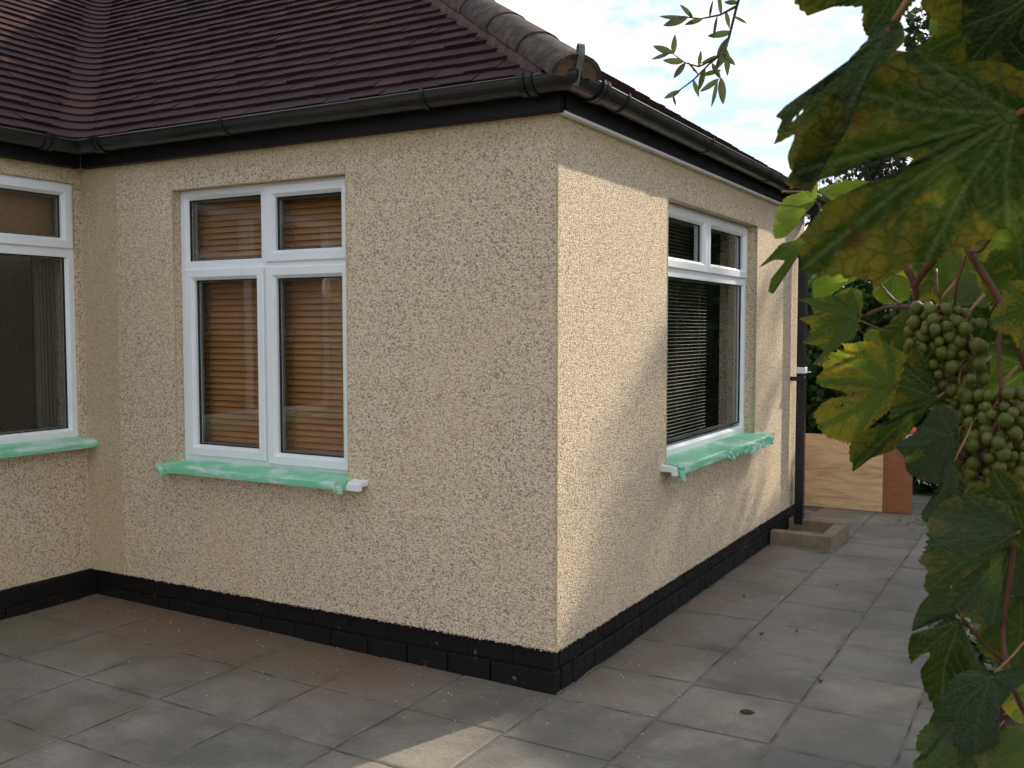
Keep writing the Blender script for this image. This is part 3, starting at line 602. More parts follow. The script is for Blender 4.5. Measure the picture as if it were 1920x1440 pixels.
# front window (wall A): frame face 54 mm behind the render
wA = (-2.287, -1.104, .878, 2.338)
window(fA, .054, *wA, [(-1.668, .93, 2.31)], [(1.925, -2.25, -1.14)],
    [(-2.235, -1.702, 1.959, 2.286, False), (-2.247, -1.680, .912, 1.915, True), (-1.664, -1.120, 1.937, 2.322, True), (-1.664, -1.120, .900, 1.912, True)], (-2.345, -.985, .068, .868, .826))
wB = (1.275, 3.0, .870, 2.30)
window(fB, .075, *wB, [(2.137, 1.955, 2.27)], [(1.925, 1.3, 2.975)],
    [(1.30, 2.132, 1.94, 2.282, True), (2.142, 2.982, 1.94, 2.282, True), (1.327, 2.948, .947, 1.891, False)], (1.19, 3.10, .085, .862, .812))
window(fC, .02, -2.05, -.076, .975, 2.42, [(-1.2, .99, 2.4)], [(2.035, -2.0, -.1)],
    [(-1.19, -.092, 2.05, 2.405, True), (-2.035, -1.21, 2.05, 2.405, True), (-1.166, -.128, 1.027, 2.001, False), (-2.0, -1.234, 1.027, 2.001, False)], (-2.1, -.035, .085, .962, .922))

# blinds and curtain behind the glass
def blind(name, fn, dep, u0, u1, z0, z1, pitch, wdt, tilt, mat, label, hw=.02):
    e = empty(name, fn((u0+u1)/2, dep, z0)); tag(e, label, 'blind')
    m = MB(); P = []
    for i in range(5):
        a = -.5 + i/4; d = a*wdt*math.cos(tilt); z = a*wdt*math.sin(tilt) + .12*wdt*(1-4*a*a)*math.cos(tilt)
        P.append([fn(u0, dep+d, z), fn(u1, dep+d, z)])
    m.grid(P); base = Vector(fn((u0+u1)/2, dep, 0)); me = m.mesh('slat', mat, base)
    z = z0 + .03
    while z < z1 - .03:
        o = bpy.data.objects.new('slat', me); link(o, e, base + Vector((0, 0, z))); z += pitch
    m = MB(); bar(m, fn, u0, u1, z1-.03, z1, dep-.015, dep+.02); m.build('head_rail', mat, e)
    m = MB(); bar(m, fn, u0, u1, z0, z0+.012, dep-.012, dep+.014); m.build('bottom_rail', mat, e)
    n = 3 if u1-u0 > .8 else 2
    for i in range(n):
        u = u0 + (u1-u0)*(.14+.72*i/(n-1)); m = MB(); bar(m, fn, u-.0015, u+.0015, z0, z1, dep-wdt*.5*math.cos(tilt)-.003, dep-wdt*.5*math.cos(tilt)-.0015); m.build('ladder_cord', M['cord'], e)
    return e
blind('wooden_blind', fA, .17, -2.27, -1.70, .90, 2.33, .0325, .036, R(66), M['wood'], 'closed orange-brown wooden blind behind the left panes of the front window')
blind('wooden_blind', fA, .17, -1.66, -1.11, .90, 2.33, .0325, .036, R(66), M['wood'], 'closed orange-brown wooden blind behind the right panes of the front window')
blind('venetian_blind', fB, .17, 1.29, 2.42, .93, 2.25, .0215, .022, R(2), M['alu'], 'open venetian blind with thin pale slats behind the side window')
cu = MB(); P = []
for i in range(25):
    u = -.24 + .11*i/24; P.append([fC(u, .16+.022*math.sin(i*1.3), z) for z in (.95, 2.4)])
cu.grid(P); tag(cu.build('curtain', M['curtain'], None, True, org=fC(-.2, .16, .95)), 'drawn-back beige curtain inside the window at the left edge', 'curtain')
rb = MB(); bar(rb, fC, -2.0, -.12, 2.13, 2.4, .13, .135); bar(rb, fC, -2.0, -.12, 2.115, 2.13, .125, .14)
tag(rb.build('roller_blind', M['blindroll'], None, org=fC(-1, .13, 2.13)), 'short brown roller blind in the top of the left window', 'blind')

# green masking film taped over the sills
def film(fn, u0, u1, so_, zt_, zb_, rec, label, fray, seed):
    rn = random.Random(seed); m = MB(); P = []; N = 70
    prof = [(rec-.004, zt_+.016), (rec*.5, zt_+.012), (-.01, zt_+.006), (-so_+.03, zt_-.001), (-so_+.006, zt_-.006), (-so_-.003, zt_-.016), (-so_-.004, zb_+.012), (-so_-.003, zb_-.004), (-so_+.012, zb_-.006)]
    for i in range(N+1):
        t = i/N; u = u0 + (u1-u0)*t; row = []; drop = rn.uniform(-.002, .002) + fray(t, rn)
        for k, (d, z) in enumerate(prof):
            j = .0007 if k < 4 else .0009; out = 0
            if k >= 7: z -= max(0, drop); d -= .2*drop
            if k >= 4 and fray(t, rn) > .004: d -= rn.uniform(0, .016)
            row.append(fn(u+rn.uniform(-.003, .003), d-abs(rn.gauss(0, j*.5)), z+abs(rn.gauss(0, j*.5))+.001))
        P.append(row)
    m.grid(P)
    for q in range(240):                # torn fringe along the front edge
        t = rn.random()
        if fray(t, rn) < .004: continue
        u = u0+(u1-u0)*t; z = zb_+rn.uniform(.0, .04); l_ = rn.uniform(.012, .045); a_ = rn.uniform(-.6, .6); w_ = rn.uniform(.003, .009)
        m.poly([fn(u-w_, -so_-.003, z), fn(u+w_, -so_-.003, z+rn.uniform(-.004, .004)), fn(u+a_*l_+w_*.5, -so_-.004-l_*rn.uniform(.1, .7), z-l_*rn.uniform(-.1, .8)), fn(u+a_*l_-w_*.4, -so_-.004-l_*rn.uniform(.1, .7), z-l_*rn.uniform(-.1, .8))])
    for e in (0, 1):                    # crumpled ears at the ends
        u = (u0, u1)[e]; sg = (-1, 1)[e]
        for q in range(5):
            c = fn(u, -so_+rn.uniform(0, .05), zt_+rn.uniform(-.03, .0)); pts = [fn(u-sg*.01, -so_+.004+rn.uniform(0, .05), zt_+rn.uniform(-.04, .004)) for _ in range(2)] + [fn(u+sg*rn.uniform(.005, .035), -so_-rn.uniform(0, .012), zt_+rn.uniform(-.05, .012)) for _ in range(2)]
            m.poly(pts[:3]); m.poly([pts[1], pts[3], pts[2]])
    return tag(m.build('masking_film', M['film'], None, False, org=fn((u0+u1)/2, -so_, zb_)), label, 'plastic film')
film(fA, -2.348, -1.075, .068, .868, .826, .05, 'green masking film wrapped over the front window sill', lambda t, r: .012 if t < .05 or t > .97 else 0., 1)
film(fB, 1.245, 3.13, .085, .862, .812, .07, 'frayed green masking film on the sunlit side window sill', lambda t, r: (r.uniform(0, .035) if t > .45 else .0) + (.03 if t < .03 else 0), 2)
film(fC, -2.1, -.03, .085, .962, .922, .018, 'green masking film on the sill of the left-hand window', lambda t, r: 0., 3)

# ------------------------------------------------------------------ things on the paving
# low block surround of the drain under the downpipe
dr = empty('drain_surround', (.2, 3.7, 0)); tag(dr, 'low U of weathered buff kerb blocks round the foot of the downpipe', 'drain surround')
def blk(a, c): m = MB(); m.cbox(a, c, .006); m.build('kerb_block', M['block'], dr)
blk((.02, 3.47, -.01), (.468, 3.565, .10)); blk((.375, 3.567, -.01), (.468, 4.02, .098)); blk((.02, 4.022, -.01), (.468, 4.11, .101))
gr_ = MB(); gr_.box((.02, 3.568, -.01), (.373, 4.02, .02)); gr_.build('gully_bed', M['mortar'], dr)
# boards leaning across the end of the path
m = MB(); m.cbox((-.62, 5.2, .004), (.535, 5.218, .655), .002); tag(bevel(m.build('plywood_board', M['ply'], None, org=(0, 5.2, 0)), .001), 'pale plywood board standing across the end of the path', 'board')
m = MB(); m.cbox((.30, 5.222, .002), (.772, 5.246, .64), .003); tag(m.build('brown_board', M['brown'], None, org=(.5, 5.23, 0)), 'plain terracotta-brown board half behind the pale plywood', 'board')
# loose crumbs of dashing on the slabs
cr = MB()
def crumb(x, y, s_):
    z = gz(x); n = len(cr.v); a = random.uniform(0, 6.28); c, d = math.cos(a)*s_, math.sin(a)*s_
    cr.v += [(x+c, y+d, z+.002), (x-d, y+c, z+.002), (x-c, y-d, z+.002), (x+d, y-c, z+.002), (x, y, z+.003+s_*1.1)]
    cr.f += [(n, n+1, n+4), (n+1, n+2, n+4), (n+2, n+3, n+4), (n+3, n, n+4)]
for k in range(230):
    if random.random() < .6: crumb(random.uniform(-3, .05), -.02-abs(random.gauss(0, .35)), random.uniform(.001, .0034))
    else: crumb(.03+abs(random.gauss(0, .35)), random.uniform(-.6, 3.4), random.uniform(.0015, .004))
tag(cr.build('render_crumbs', M['grit']), 'scattered pale crumbs of pebble-dash on the paving', 'crumbs', kind='stuff')
# small fallen leaves and a twig curl
def fallen(px, py, L, ang, mat, label, group=None, lift=.25):
    p = onz(px, py, .004); m = MB(); P = []
    for i in range(7):
        t = i/6; w = L*.28*math.sin(math.pi*min(1, t*.93+.05))**.8; x = L*(t-.5); z = .004+L*lift*(2*t-1)**2
        P.append([(x, -w, z+w*.5), (x, -w*.5, z+w*.15), (x, 0, z), (x, w*.5, z+w*.2), (x, w, z+w*.6)])
    ca, sa = math.cos(ang), math.sin(ang)
    P = [[(p.x+q[0]*ca-q[1]*sa, p.y+q[0]*sa+q[1]*ca, gz(p.x)+q[2]) for q in r] for r in P]; m.grid(P)
    o = m.build('fallen_leaf', mat, None, True, org=(p.x, p.y, gz(p.x))); s_ = o.modifiers.new('solid', 'SOLIDIFY'); s_.thickness = .0006
    tag(o, label, 'leaf', group)
fallen(1401, 1337, .062, .3, M['twigleaf'], 'flat green leaf lying on the grey slab nearest the camera', lift=.06)
fallen(1538, 1279, .035, -.2, M['deadleaf'], 'curled dark leaf on the slab edge left of the vine', lift=.6)
for q, lab in (((1427, 1190, .03, .9), 'dark leaf scrap on the long joint in the middle of the side path'), ((1569, 1098, .028, .2), 'dark leaf scrap alone on a slab in the far half of the path'), ((1494, 1184, .022, 1.7), 'small dark scrap just right of the scrap on the long joint'), ((1364, 1096, .02, .1), 'tiny dark scrap nearest the plinth of the side wall'), ((1395, 1120, .024, 2.), 'tiny dark scrap one slab out from the plinth under the side window'), ((1545, 1037, .03, .1), 'brown scrap at the outer corner of the drain surround')):
    fallen(*q, M['deadleaf'], lab, 'leaf scraps on the side path', lift=.5)
# drift of dead leaves at the foot of the vine bed
dl = MB(); c0 = onz(1745, 985, 0)
for k in range(150):
    x, y = c0.x+random.gauss(0, .16), c0.y+random.gauss(0, .13); z = .01+max(0, .05-.25*math.hypot(x-c0.x, y-c0.y))*random.random(); s_ = random.uniform(.015, .035)
    v = [Vector((random.uniform(-1, 1), random.uniform(-1, 1), random.uniform(-.3, .5)))*s_ for _ in range(3)]; dl.poly([(x+q.x, y+q.y, z+abs(q.z)) for q in v])
tag(dl.build('leaf_litter', M['deadleaf']), 'small drift of dry brown leaves at the edge of the path', 'dead leaves', kind='stuff')

# ------------------------------------------------------------------ foliage helper
def leaf_cloud(name, C, n, size, mat, parent, shell=.55, droop=.0, long=1.7, seed=1):
    """C: list of (centre, radii) clumps; n folded leaf blades spread through them, denser towards the outside"""
    rg_ = np.random.default_rng(seed); w = np.array([c[1][0]*c[1][1]*c[1][2] for c in C])**.67; ids = rg_.choice(len(C), n, p=w/w.sum())
    ce = np.array([c[0] for c in C], float)[ids]; ra = np.array([c[1] for c in C], float)[ids]
    d = rg_.normal(size=(n, 3)); d /= np.linalg.norm(d, axis=1)[:, None]; rr = shell + (1-shell)*rg_.random(n)**.6
    rr *= 1 + .22*np.sin(d[:, 0]*5+ids)*np.cos(d[:, 1]*6+ids*2)
    p = ce + d*ra*rr[:, None]
    a = rg_.normal(size=(n, 3)); a[:, 2] -= droop; a /= np.linalg.norm(a, axis=1)[:, None]
    b_ = np.cross(a, rg_.normal(size=(n, 3))); b_ /= np.linalg.norm(b_, axis=1)[:, None]; nn = np.cross(a, b_)
    s_ = size*(.6+.8*rg_.random(n))[:, None]; L = a*s_*long*.5; W = b_*s_*.5
    V = np.stack([p-L, p-L*.1+W+nn*s_*.12, p+L, p-L*.1-W+nn*s_*.12], 1).reshape(-1, 3)
    o0 = np.array(ORG.get(parent, Vector()))
    me = bpy.data.meshes.new(name); me.vertices.add(4*n); me.vertices.foreach_set('co', (V-o0).astype(np.float32).ravel())
    k = np.arange(n)*4; T = np.stack([k, k+1, k+2, k, k+2, k+3], 1).ravel().astype(np.int32)
    me.loops.add(6*n); me.loops.foreach_set('vertex_index', T); me.polygons.add(2*n); me.polygons.foreach_set('loop_start', np.arange(0, 6*n, 3, dtype=np.int32))
    me.update(calc_edges=True); me.materials.append(mat); o = bpy.data.objects.new(name, me); link(o, parent, Vector(o0)); return o
def tree(name, base, h, clumps, n, size, mat, label, trunk_r=.14, seed=1, group=None, droop=0., lean=(0, 0)):
    e = empty(name, base); tag(e, label, 'tree', group); rn = random.Random(seed); m = MB(); B = Vector(base)
    top = B + Vector((lean[0], lean[1], h*.8)); pts = [B.lerp(top, i/7) + Vector((rn.uniform(-.05, .05), rn.uniform(-.05, .05), 0))*h*.15 for i in range(8)]
    m.tube(pts, [trunk_r*(1-.85*i/7) for i in range(8)], 8)
    for c, r in clumps:
        s_ = B.lerp(top, min(.9, max(.25, (c[2]-r[2]*.8-B.z)/(h*.8)))); q = Vector(c); mid = s_.lerp(q, .5) + Vector((0, 0, .1*h*rn.random()))
        m.tube([s_, mid, q], [trunk_r*.35, trunk_r*.2, trunk_r*.06], 6)
    m.build('trunk', M['bark'], e, True); leaf_cloud('crown', clumps, n, size, mat, e, seed=seed, droop=droop); return e
def clumps(cx, cy, z0, z1, rad, n, seed, sz=.34, flat=.8):
    rn = random.Random(seed); out = []
    for i in range(n):
        t = (i+.5)/n; z = z0+(z1-z0)*t; rr = rad*math.sin(math.pi*(.15+.8*t))**.7; a = i*2.4+rn.uniform(-.4, .4); d = rr*rn.uniform(.25, .8)
        s_ = rad*sz*rn.uniform(.8, 1.35); out.append(((cx+math.cos(a)*d, cy+math.sin(a)*d, z), (s_, s_, s_*flat)))
    return out
# ------------------------------------------------------------------ garden beyond the path
he = empty('hedge', (0, 6.9, 0)); tag(he, 'tall dark green hedge behind the boards at the end of the path', 'hedge')
hc = [((x, 6.8+.25*math.sin(x*3.1), z), (.42, .42, .42)) for x in np.arange(-2.6, 2.4, .42) for z in (.35, .85, 1.3)] + [((x, 6.9+.2*math.cos(x*5), 1.72+.10*math.sin(x*4.3)), (.36, .36, .34)) for x in np.arange(-2.6, 2.4, .36)]
hc += [((x, 7.0, 2.05+.12*math.sin(x*3.7)), (.34, .34, .30)) for x in np.arange(-.5, 2.2, .34)]
leaf_cloud('foliage', hc, 42000, .052, M['hedge'], he, .3, seed=3)
fe = empty('backing_fence', (0, 7.55, 0)); tag(fe, 'dark board fence added behind the hedge to close its bright gaps', 'fence')  # unseen fence added to stop sunlit ground showing through the hedge
for i_ in range(40):
    m = MB(); x_ = -3.2+i_*.15; m.cbox((x_, 7.55+.012*(i_ % 2), .02), (x_+.158, 7.566+.012*(i_ % 2), 1.72+random.uniform(-.01, .01)), .002); m.build('board', M['bark'], fe)
for z_ in (.4, 1.35): m = MB(); m.cbox((-3.2, 7.58, z_), (2.8, 7.62, z_+.07), .003); m.build('rail', M['bark'], fe)
hs = MB()
for x in np.arange(-2.5, 2.3, .5): hs.tube([(x, 6.9, 0), (x+.05, 6.95, .9), (x-.05, 6.9, 1.6)], [.03, .022, .01], 6)
hs.build('stems', M['bark'], he)
tree('garden_tree', (.95, 12.5, 0), 8.2, clumps(.95, 12.5, 2.2, 8.0, 1.45, 26, 11, .33), 15000, .085, M['tree'], 'dark broadleaf tree whose crown shows behind the top of the vine', .16, 5)
tree('garden_tree', (1.4, 15.5, 0), 7.5, clumps(1.4, 15.5, 1.5, 7.2, 1.8, 22, 12, .30), 12000, .09, M['tree'], 'dark tree further back at the right edge behind the vine leaves', .16, 6)
# drooping birch: hanging strands
be = empty('weeping_birch', (-1.55, 13.6, 0)); tag(be, 'drooping birch with hanging leafy strands beside the downpipe', 'tree')
bt = MB(); bt.tube([(-1.1, 13.6, 0), (-1.05, 13.6, 2.2), (-1.1, 13.6, 4.2), (-1.0, 13.6, 5.4)], [.11, .09, .06, .02], 8)
P3 = []
rn = random.Random(4)
for k in range(46):
    a = rn.uniform(0, 6.28); r_ = rn.uniform(.15, 1.05); top = Vector((-1.0+math.cos(a)*r_, 13.6+math.sin(a)*r_, rn.uniform(3.9, 5.2)-r_*.4)); L = rn.uniform(.7, 2.0)
    bt.tube([(-1.06, 13.6, top.z-.3), Vector((-1.03, 13.6, top.z)).lerp(top, .6)+Vector((0, 0, .15)), top, top-Vector((0, 0, L))], [.018, .01, .006, .003], 4, False)
    for j in range(int(L*58)): z = rn.random()*L; P3.append(((top.x+rn.gauss(0, .05), top.y+rn.gauss(0, .05), top.z-z), (.03, .03, .03)))
bt.build('trunk', M['bark'], be, True); leaf_cloud('crown', P3, len(P3)*2, .052, M['birch'], be, .0, 1.2, 1.5, 8)
# trees of the boundary on the right, outside the frame: they shade the path and are mirrored in the side window
for i, (x, y, h, r_, lab) in enumerate(((3.8, 4.7, 4.7, 1.05, 'nearest'), (3.5, 8.35, 5.6, 1.45, 'second'), (3.4, 10.5, 5.6, 1.35, 'third'), (3.6, 12.9, 5.8, 1.6, 'farthest'))):
    cl_ = [c for c in clumps(x, y, .9, h-.35, r_, 26, 30+i, .38) if not (i == 1 and c[0][2] > 4.4 and abs(c[0][0]-c[0][1]/3-1.12) < .40)]     # a gap in the second crown lets a streak of sun through
    tree('boundary_tree', (x, y, 0), h, cl_, 14000, .11, M['tree'], f'{lab} of the dense trees along the right-hand boundary', .1, 20+i, 'trees along the right-hand boundary')
tree('boundary_tree', (4.3, 14.1, 0), 9.6, clumps(4.3, 14.1, 7.2, 9.8, .95, 14, 61, .34), 620, .13, M['birch'], 'tall thin-crowned tree rising above the right-hand boundary', .09, 62, 'trees along the right-hand boundary')
# neighbour's house far behind
nb = empty('neighbour_house', (-7.2, 24, 0)); tag(nb, 'low neighbouring house with a dark roof behind the downpipe', 'house')
m = MB(); m.box((-11.5, 22, 0), (-3.3, 28, 2.3)); m.build('wall', M['nwall'], nb)
m = MB(); m.poly([(-11.8, 21.7, 2.25), (-2.95, 21.7, 2.25), (-5.2, 25, 4.0), (-10, 25, 4.0)]); m.poly([(-2.95, 21.7, 2.25), (-2.95, 28.3, 2.25), (-5.2, 25, 4.0)]); m.poly([(-2.95, 28.3, 2.25), (-11.8, 28.3, 2.25), (-10, 25, 4.0), (-5.2, 25, 4.0)]); m.poly([(-11.8, 28.3, 2.25), (-11.8, 21.7, 2.25), (-10, 25, 4.0)])
m.build('roof', M['roofdark'], nb)
m = MB(); m.cbox((-9.4, 24.7, 3.6), (-8.8, 25.3, 4.8), .02); m.build('chimney', M['nwall'], nb)
for wx in (-10, -7, -4.6):
    m = MB(); ring_bars(m, lambda u, d, z: (u, 21.98+d, z), wx-.6, wx+.6, .9, 2.0, .06, -.02, .03, .01); wn_ = m.build('window', M['white'], nb)
    m = MB(); m.poly([(wx-.55, 21.99, .95), (wx+.55, 21.99, .95), (wx+.55, 21.99, 1.95), (wx-.55, 21.99, 1.95)]); m.build('pane', M['glass'], wn_)

# ------------------------------------------------------------------ clutter behind the vine
def lathe(prof, k=20, c=(0, 0, 0)):
    m = MB(); m.grid([[(c[0]+r*math.cos(2*math.pi*j/k), c[1]+r*math.sin(2*math.pi*j/k), c[2]+z) for j in range(k+1)] for r, z in prof]); return m
tb = Vector((.60, 5.62, 0))
tu = empty('lidded_bin', tb); tag(tu, 'bin with orange lid and white band glimpsed between the vine leaves', 'bin')
lathe([(0, 0), (.115, 0), (.125, .52), (.135, .525), (.135, .54)], 24, tb).build('body', M['navy'], tu, True)
lathe([(.134, .541), (.140, .66)], 24, tb).build('band', M['tub'], tu, True)
lathe([(.141, .661), (.150, .668), (.150, .70), (.13, .72), (0, .73)], 24, tb).build('lid', M['orange'], tu, True)
p = onz(1815, 945, 0); m = MB(); m.cbox((p.x-.22, p.y-.1, -.01), (p.x+.16, p.y+.1, .12), .006); cbk = m.build('concrete_block', M['concrete'], None, org=(p.x, p.y, 0)); tag(cbk, 'pale concrete block on the ground beside the grapes', 'block')
sbx = empty('storage_box', (p.x-.02, p.y, .122)); tag(sbx, 'dark navy plastic box sitting on the concrete block', 'box')
m = MB(); m.cbox((p.x-.2, p.y-.09, .122), (p.x+.15, p.y+.09, .40), .012); m.build('body', M['navy'], sbx); m = MB(); m.cbox((p.x-.21, p.y-.1, .402), (p.x+.16, p.y+.1, .43), .006); m.build('lid', M['navy'], sbx)
def pot(px, py, r_, h, mat, label):
    q = onz(px, py, 0); e = empty('plant_pot', q); tag(e, label, 'pot')
    lathe([(0, .0), (r_*.72, 0), (r_*.95, h*.86), (r_*1.06, h*.87), (r_*1.08, h), (r_*.98, h), (r_*.94, h*.9)], 28, q).build('body', mat, e, True)
    m = MB(); m.poly([(q.x+r_*.95*math.cos(a*.3142), q.y+r_*.95*math.sin(a*.3142), h*.9) for a in range(20)]); m.build('compost', M['soil'], e); return q, h
q, h = pot(1800, 1490, .135, .17, M['potwhite'], 'pale glazed pot at the foot of the vine, bottom edge of the photo')
e = empty('red_foliage_plant', q+Vector((0, 0, h*.9))); tag(e, 'small plant with dark red leaves in the pale pot', 'plant'); leaf_cloud('foliage', [((q.x+.02, q.y, h+.07), (.11, .11, .09))], 170, .05, M['deadleaf'], e, .2, seed=41)
q, h = pot(1880, 1330, .14, .18, M['terracotta'], 'terracotta pot holding the variegated shrub')
e = empty('variegated_shrub', q+Vector((0, 0, h*.9))); tag(e, 'cream and green variegated shrub behind the lower vine leaves', 'shrub')
leaf_cloud('foliage', [((q.x+a, q.y+b_, h+z), (.13, .13, .10)) for a, b_, z in ((0, 0, .03), (.08, .02, .13), (-.12, .0, .06), (.02, -.1, .12), (-.04, .08, .22), (-.06, -.14, -.04), (.06, -.12, -.03), (-.16, .05, .16))], 2600, .028, M['varie'], e, .25, .2, 2.3, 42)
q, h = pot(1900, 1185, .13, .26, M['terracotta'], 'terracotta pot of blue lobelia at the right edge')
e = empty('lobelia', q+Vector((0, 0, h*.9))); tag(e, 'trailing lobelia with small violet-blue flowers at the right edge', 'plant')
leaf_cloud('foliage', [((q.x-.04, q.y, h+.12), (.18, .16, .16))], 700, .03, M['hedge'], e, .2, .2, 1.8, 43); leaf_cloud('flowers', [((q.x-.06, q.y-.02, h+.14), (.2, .17, .19))], 110, .022, M['lobelia'], e, .6, 0, 1.1, 44)

# ------------------------------------------------------------------ overhanging fruit-tree branch, top centre
def twig_leaf():
    m = MB(); P = []
    for i in range(8):
        t = i/7; w = .18*math.sin(math.pi*(t*.96+.02))**.75*(1-.25*t); P.append([(t, -w, .12*w+.15*t*t), (t, -w*.5, .0+.15*t*t), (t, 0, -.03+.15*t*t), (t, w*.5, .0+.15*t*t), (t, w, .12*w+.15*t*t)])
    m.grid(P); me = m.mesh('leaf', M['twigleaf']); me.polygons.foreach_set('use_smooth', [True]*len(me.polygons)); return me
TL = twig_leaf(); DB = 1.45
br = empty('overhanging_branch', at(1420, -160, DB)); tag(br, 'leafy fruit-tree branch hanging into the sky at top centre', 'branch')
W = lambda px, py, dd=0.: at(px, py, DB+dd)
m = MB(); m.tube([W(1520, -420, .1), W(1420, -120, .05), W(1382, 10), W(1368, 65), W(1360, 95), W(1330, 120), W(1300, 150, -.02), W(1262, 178, -.03)], [.004, .003, .0022, .0019, .0017, .0015, .0012, .0008], 6); m.build('twig', M['bark'], br, True)
m = MB(); m.tube([W(1380, 12), W(1350, 28), W(1315, 35, .02), W(1285, 32, .03)], [.0019, .0014, .0011, .0008], 6); m.build('twig', M['bark'], br, True)
m = MB(); m.tube([W(1345, 108), W(1310, 125, .02), W(1285, 118, .03), W(1258, 98, .04)], [.0017, .0013, .001, .0007], 6); m.build('twig', M['bark'], br, True)
def put_leaf(me, px, py, d, ang, Lpx, tx, ty, parent, name='leaf', flip=False):
    """leaf base at the pixel, d metres away; ang = direction of its axis in the picture plane (degrees, 0 right, 90 up)"""
    a = RT*math.cos(R(ang)) + UP*math.sin(R(ang)); nrm = -ray(px, py).normalized(); b_ = nrm.cross(a).normalized(); a = b_.cross(nrm).normalized()
    s_ = Lpx*d/F; Mx = Matrix((a, b_, nrm)).transposed().to_4x4()
    if flip: Mx = Mx @ Matrix.Rotation(math.pi, 4, 'X')
    Mx = Mx @ Matrix.Rotation(R(tx), 4, 'X') @ Matrix.Rotation(R(ty), 4, 'Y')
    p = at(px, py, d); o = bpy.data.objects.new(name, me); COL.objects.link(o); o.parent = parent
    o.matrix_basis = Matrix.Translation(p - ORG[parent]) @ Mx @ Matrix.Scale(s_, 4); ORG[o] = p; return o
rn = random.Random(12)
for (px, py, ang, L) in ((1262, 178, 250, 22), (1372, 60, 195, 38), (1385, 5, 170, 30), (1352, 28, 110, 34), (1345, 30, 230, 36), (1330, 34, 60, 32), (1318, 35, 200, 34), (1300, 34, 140, 36), (1290, 32, 200, 44), (1285, 33, 170, 40), (1366, 70, 255, 40), (1362, 92, 280, 44), (1362, 95, 235, 40), (1352, 104, 200, 34), (1335, 118, 285, 36), (1322, 128, 250, 40), (1310, 140, 150, 30), (1300, 150, 280, 34), (1356, 100, 310, 30),
        (1345, 150, 245, 46), (1348, 148, 215, 40), (1352, 146, 280, 44), (1352, 132, 170, 34), (1275, 170, 210, 28), (1310, 125, 90, 28), (1285, 118, 235, 32), (1282, 116, 160, 38), (1262, 100, 150, 40), (1262, 102, 85, 34), (1258, 98, 200, 34), (1360, 20, 285, 30), (1375, 30, 330, 28)):
    put_leaf(TL, px, py, DB+rn.uniform(-.03, .05), ang+rn.uniform(-10, 10), L*rn.uniform(.9, 1.1), rn.uniform(-60, 60), rn.uniform(-35, 35), br)

